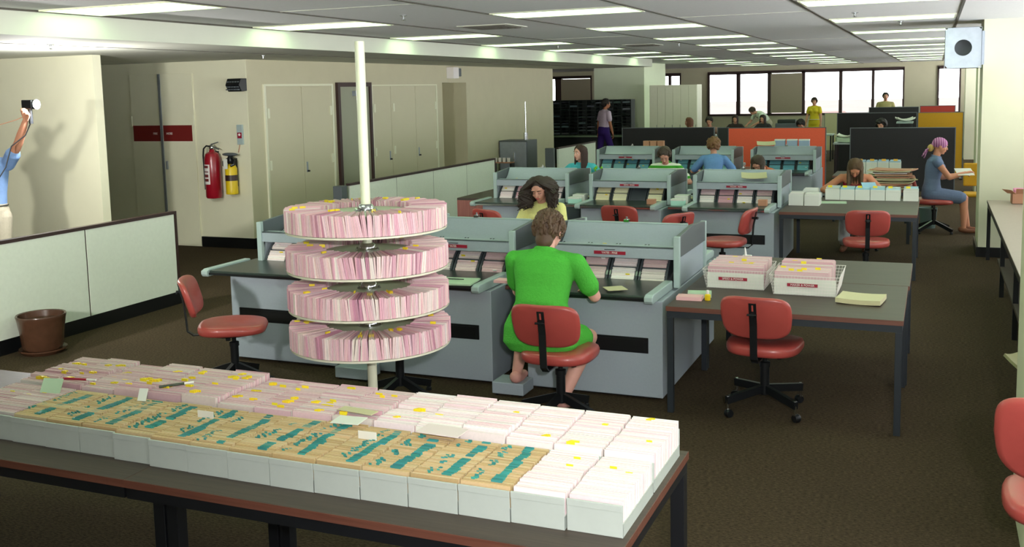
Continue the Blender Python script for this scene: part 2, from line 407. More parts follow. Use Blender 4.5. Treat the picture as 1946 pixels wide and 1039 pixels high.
struct('door_frame_far', MB().box(XD, XD+.03, 14.9, 14.94, 0, 2.3).box(XD, XD+.03, 17.31, 17.35, 0, 2.3).box(XD, XD+.03, 14.94, 17.31, 2.28, 2.3), 'cream')
# fire hose cupboard on the wall that faces the camera
YD = 11.58
for nm, a, b in (('door_7', -10.94, -10.39), ('door_8', -10.37, -9.78)):
    d = MB().box(a+.004, b-.004, YD-.02, YD, .02, 2.5).build(nm, 'wall', bevel=.002); d['kind'] = 'structure'
    MB().box((a+.0) if a < -10.5 else b-.02, (a+.02) if a < -10.5 else b, YD-.035, YD-.02, 1.75, 1.9).build('hinge', 'cream', d)
    if a > -10.5: MB().box(a+.05, a+.07, YD-.05, YD-.02, 1.12, 1.24).build('handle', 'silver', d)
struct('trim_21', MB().box(-10.40, -10.36, YD-.035, YD-.018, .02, 2.5), 'silver')
for i, (a, b, w, tx) in enumerate(((-10.91, -10.40, 'FIRE', -10.50), (-10.35, -9.83, 'HOSE', -10.24))):
    s = MB().box(a, b, YD-.026, YD-.02, 1.53, 1.76).build('fire_hose_sign', 'redd')
    tag(s, ('dark red band with FIRE on the left leaf' if i == 0 else 'dark red band with HOSE on the right leaf')+' of the hose cupboard', 'sign')
    text(w, .045, 'white', s, (tx, YD-.0275, 1.64), RX)

# ------------------------------------------------------------------ ceiling fixtures
random.seed(5)
proto = None; n = 0
cols = [(-6.53, -5.22, [3.2, 5.98, 8.69, 11.55, 14.4, 17.2, 20.0, 22.8, 25.6, 28.4, 31.2, 34.0, 36.8], 'left'),
        (-3.83, -2.52, [3.0, 5.8, 8.64, 11.46, 14.55, 17.4, 20.2, 23.0, 25.8, 28.6, 31.4, 34.2, 37.0], 'middle'),
        (-1.13, .2, [3.3, 6.2, 9.1, 11.9, 15.0, 18.26, 21.2, 24.1, 27.0, 29.9, 32.8, 35.7], 'right')]
ordn = ['nearest', 'second', 'third', 'fourth', 'fifth', 'sixth', 'seventh', 'eighth', 'ninth', 'tenth', 'eleventh', 'twelfth', 'thirteenth']
for x0, x1, ys, side in cols:
    for i, y in enumerate(ys):
        if proto is None:
            t = proto = thing('ceiling_light', '', 'ceiling light')
            w = (x1-x0)/2
            MB().box(-w, w, 0, .02, -.012, 0).box(-w, w, .62, .64, -.012, 0).box(-w, -w+.02, .02, .62, -.012, 0).box(w-.02, w, .02, .62, -.012, 0).build('light_frame', 'cream', t)
            MB().box(-w+.02, w-.02, .02, .62, -.006, -.001).build('diffuser', 'lamp', t)
        else: t = copy_tree(proto)
        t.location = ((x0+x1)/2, y, ZC)
        t['label'] = 'green-white fluorescent ceiling panel, %s from the camera in the %s row' % (ordn[i], side)
        t['group'] = 'fluorescent panels in the %s row' % side
# air vent: square frame with cross vanes
def vent(x, y, z, lb, s=.3):
    t = thing('ceiling_vent', lb, 'air vent', (x, y, z))
    MB().box(-s, s, -s, s, -.01, -.001).build('vent_plate', 'soffit', t)
    b = MB()
    for i in range(1, 5):
        q = s*.2*i
        for sx, sy in ((1, 0), (-1, 0)): b.box(sx*q-.008, sx*q+.008, -q, q, -.022, -.01)
        for sy in (1, -1): b.box(-q, q, sy*q-.008, sy*q+.008, -.022, -.01)
    b.build('vanes', 'rail', t)
vent(-4.55, 10.35, ZC, 'square air vent in the ceiling above the card carousel and grey consoles')
vent(-4.55, 16.6, ZC, 'further square air vent in the ceiling near the dark soffit end', .28)
def sprinkler(x, y, z, lb):
    t = thing('sprinkler_head', lb, 'sprinkler', (x, y, z), group='chrome sprinkler heads in the ceiling')
    MB().lathe([(.035, 0), (.035, -.008), (.012, -.012), (.012, -.04), (.002, -.04)], seg=12).build('rose', 'chrome', t, smooth=True)
    MB().lathe([(.02, -.04), (.024, -.046), (.002, -.048)], seg=10).build('deflector', 'chrome', t, smooth=True)
for x, y, z, lb in ((-4.56, 8.33, ZC, 'chrome sprinkler head above the carousel pole, beside the nearer vent'), (-.4, 12.97, ZC, 'chrome sprinkler head in the right light row between far panels'),
                 (-.78, 11.0, ZC, 'chrome sprinkler head in the right light row, nearest one there'), (-3.98, 16.8, ZC, 'chrome sprinkler head left of the middle light row, far off'),
                 (-5.76, 15.77, ZC, 'chrome sprinkler head in the left light row near the soffit'), (-7.44, 6.92, ZS, 'chrome sprinkler head under the soffit above the photographer'),
                 (-7.86, 10.64, ZS, 'chrome sprinkler head under the soffit before the fire extinguishers')): sprinkler(x, y, z, lb)

# emergency light box, loudspeaker, duct box, call point
t = thing('exit_light', 'white box light with dark end under the soffit above the recess', 'emergency light', (-8.85, 17.95, 2.53))
MB().box(0, .16, -.12, .12, -.12, .1).build('light_body', 'white', t, bevel=.01); MB().box(.02, .13, .12, .3, -.08, .08).build('end_box', 'greyd', t, bevel=.01)
t = thing('wall_speaker', 'small black slatted speaker box on the wall corner above the call point', 'speaker', (-8.94, 11.58, 2.31))
MB().prism([(-.01, -.08), (-.13, -.09), (-.19, 0), (-.14, .09), (-.01, .09)], 'x', -.13, .1).build('speaker_body', 'blackm', t, bevel=.006)
b = MB()
for i in range(4):
    for j in range(5): b.box(-.115+j*.043, -.085+j*.043, -.2+i*.01, -.15, -.07+i*.035, -.052+i*.035)
b.build('grille', 'greyd', t)
t = thing('fire_call_point', 'beige wall plate with small red symbol above the yellow extinguisher', 'call point', (-8.99, 11.575, 1.62))
MB().box(-.05, .05, -.03, 0, -.14, .14).build('plate', 'greyl', t, bevel=.006)
MB().box(-.035, .035, -.036, -.03, -.05, .03).build('symbol_square', 'redp', t); MB().lathe([(.018, 0), (.018, .003), (.001, .003)], seg=16, X=Matrix.Translation((0, -.036, 0)) @ Matrix.Rotation(PI/2, 4, 'X')).build('symbol_mark', 'white', t)
MB().tube([(-.02, -.01, -.14), (-.05, -.012, -.25)], .006).build('cord', 'cardbd', t)
t = thing('duct_box', 'square galvanised duct box with round hole beside right pillar top', 'duct', (.29, 13.25, 2.53))
ring = [(.095*math.cos(a*PI/16), .095*math.sin(a*PI/16)) for a in range(32)]
b = MB(); hw, hh = .2, .24
sq = []
for a in range(32):
    c, s = math.cos(a*PI/16), math.sin(a*PI/16); k = min(hw/max(abs(c), 1e-6), hh/max(abs(s), 1e-6)); sq.append((c*k, s*k))
vs = [(x, -.12, z) for x, z in ring]+[(x, -.12, z) for x, z in sq]+[(x, .1, z) for x, z in ring]
b.add(vs, [(i, (i+1) % 32, 32+(i+1) % 32, 32+i) for i in range(32)]+[(i, 64+i, 64+(i+1) % 32, (i+1) % 32) for i in range(32)])
b.box(-hw, -hw+.004, -.12, .25, -hh, hh).box(hw-.004, hw, -.12, .25, -hh, hh).box(-hw, hw, -.12, .25, -hh, -hh+.004).box(-hw, hw, -.12, .25, hh-.004, hh)
b.build('duct_case', 'silver', t)
MB().box(-.12, .12, .12, .14, -.12, .12).build('duct_back', 'greyd', t)
MB().box(hw, hw+.04, .12, .3, -.2, .2).build('bracket', 'silver', t)

# fire extinguishers
t = thing('fire_extinguisher', 'large red fire extinguisher with white label hung on the wall', 'fire extinguisher', (-9.42, 11.46, .73))
MB().lathe([(.01, 0), (.1, .0), (.112, .02), (.112, .56), (.09, .63), (.04, .66), (.03, .69)], seg=28).build('cylinder', 'extred', t, smooth=True)
lab = []
b = MB()
for i in range(9):
    a0 = PI*1.22+i*.13; a1 = a0+.13; r = .1135
    b.add([(r*math.cos(a0), r*math.sin(a0), .2), (r*math.cos(a1), r*math.sin(a1), .2), (r*math.cos(a1), r*math.sin(a1), .48), (r*math.cos(a0), r*math.sin(a0), .48)], [(0, 1, 2, 3)])
b.build('paper_label', 'white', t)
b = MB()
for z0, z1 in ((.43, .465), (.37, .385), (.3, .34), (.24, .28)):
    for i in range(1, 7):
        a0 = PI*1.24+i*.13; a1 = a0+.12; r = .1145
        b.add([(r*math.cos(a0), r*math.sin(a0), z0), (r*math.cos(a1), r*math.sin(a1), z0), (r*math.cos(a1), r*math.sin(a1), z1), (r*math.cos(a0), r*math.sin(a0), z1)], [(0, 1, 2, 3)])
b.build('label_print', 'redd', t)
MB().lathe([(.03, .69), (.035, .7), (.035, .73), (.015, .76)], seg=14).build('valve', 'chrome', t, smooth=True)
MB().bar((0, 0, .76), (.13, -.02, .79), .02, .012).bar((0, 0, .735), (.14, -.02, .69), .02, .012).build('lever', 'greyd', t)
MB().tube([(0, -.02, .73), (-.06, -.04, .74), (-.1, -.05, .7), (-.122, -.04, .6), (-.125, -.03, .4), (-.12, -.03, .12)], .012, 8).build('hose', 'blackm', t, smooth=True)
MB().box(-.03, .03, .08, .115, .4, .66).build('wall_hook', 'blackm', t)
t = thing('fire_extinguisher', 'smaller yellow extinguisher with brown band, black valve and white tag', 'fire extinguisher', (-9.11, 11.47, .79))
MB().lathe([(.01, 0), (.082, 0), (.086, .015), (.084, .05), (.084, .36), (.06, .41), (.03, .43)], seg=24).build('cylinder', 'extyel', t, smooth=True)
MB().lathe([(.0855, .19), (.0855, .27), (.084, .27), (.084, .19)], seg=24).build('band', 'panel_edge', t, smooth=True)
MB().lathe([(.035, .42), (.05, .44), (.05, .5), (.03, .54)], seg=14).build('valve', 'blackm', t, smooth=True)
MB().tube([(.03, -.02, .5), (.08, -.03, .47), (.085, -.04, .42), (.04, -.06, .4)], .02, 8).tube([(-.03, -.03, .5), (-.11, -.03, .46), (-.1, -.04, .4), (-.05, -.06, .39)], .011, 8).build('hose', 'blackm', t, smooth=True)
MB().ell((0.01, -.02, .56), (.13, .05, .025)).build('horn', 'greyd', t, smooth=True)
MB().box(-.05, .02, -.1, -.098, .36, .5).build('tag', 'paper', t)
MB().box(-.03, .03, .05, .11, .1, .5).build('wall_hook', 'blackm', t)

# low partitions along the left
def partition(x, y0, y1, h, joints, label, end_post=True, base=.13):
    t = thing('low_partition', label, 'partition', (x, 0, 0), group=None)
    ys = [y0]+joints+[y1]
    for a, b in zip(ys, ys[1:]):
        MB().box(-.022, .022, a+.007, b-.007, base, h-.03).build('panel', 'panel', t, bevel=.003)
    b = MB().box(-.03, .03, y0-.02, y1+.025, h-.03, h).box(-.03, .03, y1, y1+.025, base, h-.03)
    for j in joints: b.box(-.018, .018, j-.006, j+.006, base, h-.03)
    b.build('edge_trim', 'panel_edge', t)
    MB().box(-.026, .026, y0-.02, y1+.03, 0, base).build('plinth', 'black', t)
    return t
partition(-7.31, -1, 8.22, .98, [.6, 2.8, 5.0, 7.02], 'nearer low pale partition with dark top rail, behind the brown pot')
partition(-7.12, 11.35, 16.1, .98, [12.6, 13.75, 14.95], 'further low pale partition with dark rail in front of the cupboard doors')
partition(-7.1, 19.3, 21.75, .97, [20.5], 'third low pale partition, behind the woman in turquoise')
t = thing('partition_post', 'short grey post standing at the end of the third partition', 'post', (-7.1, 19.1, 0)); MB().box(-.18, .0, -.05, .05, 0, .97).build('post', 'greyd', t, bevel=.005)
t = thing('partition_post', 'short grey post at the near end of the second low partition', 'post', (-7.12, 11.2, 0)); MB().box(-.11, .02, -.06, .08, 0, .96).build('post', 'greyd', t, bevel=.005)

# brown pot
t = thing('plant_pot', 'large glazed brown earthenware pot standing in its saucer by the partition', 'pot', (-7.05, 6.24, 0))
MB().lathe([(.02, .035), (.15, .035), (.165, .06), (.18, .2), (.196, .3), (.204, .325), (.2, .335), (.185, .33), (.178, .28), (.02, .27)], seg=40).build('pot_body', 'pot', t, smooth=True)
MB().lathe([(.02, 0), (.165, 0), (.195, .03), (.195, .042), (.18, .036), (.02, .02)], seg=40).build('saucer', 'pot', t, smooth=True)
MB().lathe([(.18, .26), (.1, .268), (.01, .272)], seg=30).build('soil', 'soil', t, smooth=True)

# ------------------------------------------------------------------ tables
def table(name, x0, x1, y0, y1, h, label, top='woodt', edge='woodr', leg='legm', cat='table', inset=.0, lw=.04, yin=0.):
    t = thing(name, label, cat, ((x0+x1)/2, (y0+y1)/2, 0)); w = (x1-x0)/2; d = (y1-y0)/2
    tp = MB().box(-w, w, -d, d, h-.03, h).build('tabletop', top, t, bevel=.002)
    MB().box(-w-.002, w+.002, -d-.002, -d, h-.031, h-.001).box(-w-.002, w+.002, d, d+.002, h-.031, h-.001).box(w, w+.002, -d, d, h-.031, h-.001).box(-w-.002, -w, -d, d, h-.031, h-.001).build('edging', edge, tp)
    f = MB(); i = inset+.004
    f.box(-w+i, w-i, -d+i, -d+i+.025, h-.075, h-.03).box(-w+i, w-i, d-i-.025, d-i, h-.075, h-.03).box(-w+i, -w+i+.025, -d+i+.025, d-i-.025, h-.075, h-.03).box(w-i-.025, w-i, -d+i+.025, d-i-.025, h-.075, h-.03)
    f.build('frame', leg, t)
    for sx in (-1, 1):
        for sy in (-1, 1):
            cx = sx*(w-i-lw/2); cy = sy*(d-i-lw/2)+(yin if sy < 0 else 0)
            MB().box(cx-lw/2, cx+lw/2, cy-lw/2, cy+lw/2, 0, h-.076).build('leg', leg, t, bevel=.002)
    return t
TH = .72
table('work_table', -2.80, -.867, 2.80, 3.79, TH, 'long brown laminate table in front carrying the bright end of the white card boxes', leg='legb', lw=.055, yin=.2)
table('work_table', -4.74, -2.803, 2.80, 3.79, TH, 'brown laminate table at the far left front under the dimmer card boxes', leg='legb', lw=.055, yin=.2)
table('work_table', -1.60, -.147, 6.36, 7.47, TH, 'dark brown table with two filing baskets, red chair pushed to it')
table('work_table', -1.60, -.137, 7.48, 8.45, TH, 'brown table butted behind the basket table, nearly bare')
table('work_table', -1.60, -.15, 11.56, 13.16, TH, 'brown table carrying the row of pale boxes, empty red chair in front')
table('work_table', -1.05, -.27, 14.2, 15.1, TH, 'brown table with the tall stack of ragged papers behind the halter-neck woman')
table('work_table', -1.45, -.35, 16.3, 17.2, TH, 'back table with four blue-grey boxes against the black screen')
table('side_counter', .60, 1.25, 5.52, 13.2, TH, 'long grey-brown side counter along the right wall with dark frame', cat='counter', top=mat('counter_top', (158, 146, 134), .4, var=.04, scale=30), edge='woodt', leg='legb')
for y in (7.4, 8.6, 10.2, 11.8):
    pass

# ------------------------------------------------------------------ card packs and boxes
def pack(name, x0, x1, y0, y1, z0, z1, color, dens=.0032, lean=.0, jx=.002, jz=.004, label=None, cat='index cards', group=None, tabs=None, side=None, rowtilt=0., parent=None):
    "a pack of cards standing across Y, seen by their top edges"
    b = MB(); n = max(3, int((y1-y0)/dens)); lv = 0
    for i in range(n):
        y = y0+(y1-y0)*i/n
        if random.random() < .06: lv = random.uniform(-.35, 1)*jz*2
        h = z1+lv+random.uniform(-.5, .5)*jz+rowtilt*(i/n)
        a = random.uniform(-jx, jx)
        c = color[int(random.random()**1.5*len(color))] if isinstance(color, list) else color
        b.cur = jit(c, .07)
        th = (y1-y0)/n*.8
        sh = lean*(h-z0)
        vs = [(x, yy+s, z) for z, s in ((z0, 0), (h, sh)) for yy in (y, y+th) for x in (x0+a, x1+a)]
        b.add(vs, [(0, 2, 3, 1), (4, 5, 7, 6), (0, 1, 5, 4), (2, 6, 7, 3), (0, 4, 6, 2), (1, 3, 7, 5)])
    o = b.build(name, 'card', parent)
    if label: tag(o, label, cat, group, 'stuff')
    return o
L = lambda *c: lin(c)
PINK = [L(218, 190, 190), L(212, 176, 182), L(220, 200, 196), L(204, 162, 170), L(216, 208, 200)]
WHITEPINK = [L(238, 224, 222), L(234, 208, 210), L(240, 234, 228)]
MANILA = [L(204, 178, 134), L(196, 168, 120), L(210, 190, 150), L(186, 158, 112)]
CREAM = [L(236, 232, 196), L(240, 238, 214), L(228, 220, 180)]
MINT = [L(110, 170, 182), L(134, 186, 190), L(96, 154, 170)]
TEAL = L(60, 146, 140); YEL = L(240, 216, 40)

box_proto = None
def card_box(x0, x1, y0, y1, label, z=TH, h=.108, mt='boxw', group=None):
    t = thing('card_box', label, 'card box', ((x0+x1)/2, (y0+y1)/2, z), group=group); w = (x1-x0)/2-.001; d = (y1-y0)/2-.002
    MB().box(-w, w, -d, d, 0, .004).box(-w, -w+.003, -d, d, .004, .045).box(w-.003, w, -d, d, .004, .045).box(-w, w, d-.003, d, .004, h).build('tray', mt, t)
    MB().box(-w, w, -d-.001, -d+.004, .0, h).box(-w, w, -d-.004, -d-.001, h-.022, h).build('front_panel', mt, t, bevel=.001)
    return t
random.seed(11)
P0 = .192; NC = 16
ordr = ['first', 'second', 'third', 'fourth', 'fifth', 'sixth', 'seventh', 'eighth', 'ninth', 'tenth', 'eleventh', 'twelfth', 'thirteenth', 'fourteenth', 'fifteenth', 'sixteenth']
off = [0.0, -.008, -.012, -.014, -.016, -.018, -.02, -.018, -.015, -.012, 0, .012, .012, .015, .02, .02]
for i in range(NC):
    x1 = -.887-i*P0-(.003 if i else 0); x0 = x1-P0+.001
    man = 2 <= i <= 13
    yf = 2.955+off[i]
    where = '%s from the right end' % ordr[i] if i < 8 else '%s from the left end' % ordr[NC-1-i]
    tone = 'buff index cards with turquoise tabs' if man else 'pale pink index cards'
    card_box(x0, x1, yf, 3.335, 'white card box in the front row on the long table, %s' % where, group='white card boxes on the long front table')
    col = MANILA if man else (WHITEPINK if i < 2 else PINK)
    pk = pack('card_pack', x0+.0045, x1-.0045, yf+.012, 3.328, TH+.006, TH+.116+random.uniform(-.001, .002), col, jx=.0015, jz=.003, lean=.05,
              label='%s packed in the front row box, %s' % (tone, where), group='card packs in the front row')
    tb = MB(); xw = x1-x0-.03
    if man:
        for cb, wr_, cover, amp in ((.56, (.028, .042), .72, .012), (.16, (.010, .016), .5, .03)):
            y = yf+.03; on = False; left_ = 0; cx0 = x0+.02+xw*cb+random.uniform(-amp, amp); wd = random.uniform(*wr_)
            while y < 3.305:
                if left_ <= 0: on = random.random() < cover; left_ = random.randint(3, 10) if on else random.randint(2, 5); cx0 += random.uniform(-.008, .008); wd = random.uniform(*wr_)
                if on:
                    cx = cx0+(random.uniform(-.012, .02) if wd < .02 else random.uniform(-.002, .002)); tb.cur = jit(TEAL, .25); tb.box(cx, min(cx+wd, x1-.01), y+.01, y+.0114, TH+.108, TH+.124)
                y += .0072; left_ -= 1
        if i in (5, 9): tb.cur = L(235, 232, 220); tb.box(x0+.03, x0+.11, 3.20, 3.202, TH+.1, TH+.15)
    else:
        for _ in range(3 if i > 2 else 2):
            yy = random.uniform(yf+.05, 3.28); cx = random.uniform(x0+.02, x1-.06); tb.cur = jit(YEL, .1); tb.box(cx, cx+.025, yy, yy+.003, TH+.108, TH+.124)
    tb.build('index_tab', 'tabs', pk)['kind'] = 'stuff'
    card_box(x0, x1, 3.345, 3.735, 'white card box in the back row on the long table, %s' % where, group='white card boxes on the long front table')
    hb = random.uniform(.0, .012)+(.012 if i in (11, 12, 10) else 0)
    pk = pack('card_pack', x0+.0045, x1-.0045, 3.350, 3.730, TH+.006, TH+.128+hb, WHITEPINK if i < 6 else PINK, jx=.002, jz=.006, lean=.06,
              label='pink index cards with yellow tabs in the back row box, %s' % where, group='card packs in the back row')
    tb = MB()
    for _ in range(2 if i < 6 else 7):
        yy = random.uniform(3.37, 3.72); cx = random.uniform(x0+.015, x1-.06); tb.cur = jit(YEL, .12)
        for q in range(random.randint(1, 4)): tb.box(cx+q*.004, cx+q*.004+random.uniform(.018, .035), yy+q*.006, yy+q*.006+.003, TH+.124+hb, TH+.138+hb)
    tb.build('index_tab', 'tabs', pk)['kind'] = 'stuff'

def pen(p, a, ln, m, m2, label, r=.006):
    t = thing('pen', label, 'pen', p, a)
    MB().tube([(0, 0, 0), (ln*.72, 0, 0)], r, 8).build('barrel', m, t, smooth=True); MB().tube([(ln*.72, 0, 0), (ln, 0, 0)], r*.9, 8).build('cap', m2, t, smooth=True)
pen((-3.16, 3.40, .874), .85, .15, mat('dark_green_pen', (50, 60, 40), .4), 'white', 'dark green pen with pale end lying across the pink cards')
pen((-3.69, 3.365, .874), .17, .17, 'redp', 'white', 'slim red and white pen lying on the pink cards at left')
def sheet(name, x, y, z, w, d, rz, m, label, cat='paper', th=.003, curl=.0, tilt=0.):
    b = MB(); nx = 6; rows = []
    top = [[(w*(i/nx-.5), d*(j/4-.5), th+curl*((2*abs(i/nx-.5))**2+(2*abs(j/4-.5))**2*.5)) for i in range(nx+1)] for j in range(5)]
    vs = [p for r in top for p in r]; n = nx+1
    fs = [(j*n+i, j*n+i+1, (j+1)*n+i+1, (j+1)*n+i) for j in range(4) for i in range(nx)]
    m0 = len(vs); vs += [(p[0], p[1], p[2]-th) for p in vs]; fs += [tuple(m0+q for q in reversed(f)) for f in fs[:24]]
    bd = [i for i in range(n)]+[j*n+nx for j in range(1, 5)]+[4*n+i for i in range(nx-1, -1, -1)]+[j*n for j in range(3, 0, -1)]
    for a, c in zip(bd, bd[1:]+bd[:1]): fs.append((a, m0+a, m0+c, c))
    b.add(vs, fs); o = b.build(name, m, None, smooth=True, loc=(x, y, z), rot=(tilt, 0, rz)); tag(o, label, cat); return o
sheet('card', -2.12, 3.31, .862, .12, .09, .1, 'paper', 'white loose card lying on the bright middle of the card boxes')
sheet('card', -2.14, 3.41, .868, .17, .05, -.1, 'papery', 'narrow buff slip lying on the pink cards near the turquoise tabs')
sheet('card', -3.66, 3.27, .868, .10, .07, .2, 'paperg', 'grey-green card standing up among pink cards at far left', tilt=1.0)
sheet('card', -3.15, 3.29, .872, .04, .055, .2, 'paper', 'small white card sticking up beside the dark pen', tilt=1.1)
sheet('card', -1.71, 3.32, .862, .18, .1, -.05, mat('pinkish_white_card', (232, 214, 212), .7), 'pale pink loose card lying flat on the right half of card boxes')

# ------------------------------------------------------------------ rotary card file on its pole
CX, CY = -2.70, 4.46
car = thing('card_carousel', 'cream pole carrying four round tiers of pink index cards', 'rotary card file', (CX, CY, 0))
MB().lathe([(.025, 0), (.025, 2.415), (.002, 2.416)], seg=24).build('pole', 'cream', car, smooth=True)
MB().lathe([(.002, .02), (.27, 0), (.28, .015), (.26, .03), (.06, .05), (.035, .09), (.03, .1)], seg=32).build('base', 'cream', car, smooth=True)
RT = .405
TZ = [1.461, 1.259, 1.056, .858]
names = ['topmost', 'second from the top', 'third from the top', 'lowest']
random.seed(21)
for k, z in enumerate(TZ):
    tr = MB().lathe([(.03, z+.004), (RT-.004, z+.004), (RT-.004, z+.002), (.03, z+.002)], seg=72).build('tier_plate', 'tier', car, smooth=True)
    MB().lathe([(RT-.004, z-.006), (RT+.010, z-.004), (RT+.012, z+.006), (RT+.007, z+.006), (RT+.005, z+.004), (RT-.004, z+.004)], seg=72).build('rim', 'tierrim', tr, smooth=True)
    MB().lathe([(.03, z+.086), (.232, z+.086), (.232, z+.004), (.226, z+.004), (.226, z+.08), (.03, z+.08)], seg=64).build('inner_disc', 'tier', tr, smooth=True)
    MB().lathe([(.026, z+.08), (.06, z+.08), (.06, z+.092), (.042, z+.1), (.04, z+.115), (.03, z+.125), (.026, z+.125)], seg=20).build('hub', 'chrome', tr, smooth=True)
    for a in range(4): 
        q = a*PI/2+.4; MB().tube([(.06*math.cos(q), .05*math.sin(q), z+.086), (.05*math.cos(q), .05*math.sin(q), z+.1)], .007, 6).build('bolt', 'chrome', tr)
    b = MB(); n = 820; tone = 0
    base = [L(220, 180, 186), L(214, 166, 178), L(222, 190, 194), L(230, 214, 208), L(190, 136, 154), L(224, 198, 196)]
    cc = base[0]; lean = 0; hh = .135
    i = 0
    while i < n:
        run = random.randint(1, 7); cc = random.choices(base, [5, 4, 5, 3, 1, 3])[0]
        lean = max(-.3, min(.3, lean*.85+random.uniform(-.07, .07))); hh = .112+random.uniform(-.003, .005); dr = random.uniform(-.004, .004)
        for _ in range(run):
            a = 2*PI*i/n; b.cur = jit(cc, .13); r0, r1 = .235+random.uniform(-.004, .004), RT+.009+dr+random.uniform(-.002, .002)
            h = hh+random.uniform(-.002, .002); th = .0011
            ca, sa = math.cos(a), math.sin(a); tx, ty = -sa, ca
            vs = []
            for zz, s in ((z+.008, 0), (z+h, lean*h)):
                for q in (-th, th):
                    for r in (r0, r1): vs.append((ca*r+tx*(q*(.7 if r == r0 else 1.25)+s), sa*r+ty*(q*(.7 if r == r0 else 1.25)+s), zz))
            b.add(vs, [(0, 2, 3, 1), (4, 5, 7, 6), (0, 1, 5, 4), (2, 6, 7, 3), (0, 4, 6, 2), (1, 3, 7, 5)]); i += 1
    o = b.build('card_ring', 'card', None, loc=(CX, CY, 0)); tag(o, 'ring of pink index cards on the %s tier of the carousel' % names[k], 'index cards', 'card rings on the carousel', 'stuff')
    tb = MB()
    for _ in range((16, 9, 10, 18)[k]):
        a = random.uniform(0, 2*PI); r = random.uniform(.23, .39); tb.cur = jit(YEL, .1); X = Matrix.Translation((math.cos(a)*r, math.sin(a)*r, z+.108)) @ Matrix.Rotation(a, 4, 'Z')
        for q in range(random.randint(1, 4)): tb.box(-.014, .014, q*.007, q*.007+.002, 0, .016, X)
    tb.build('index_tab', 'tabs', o)['kind'] = 'stuff'

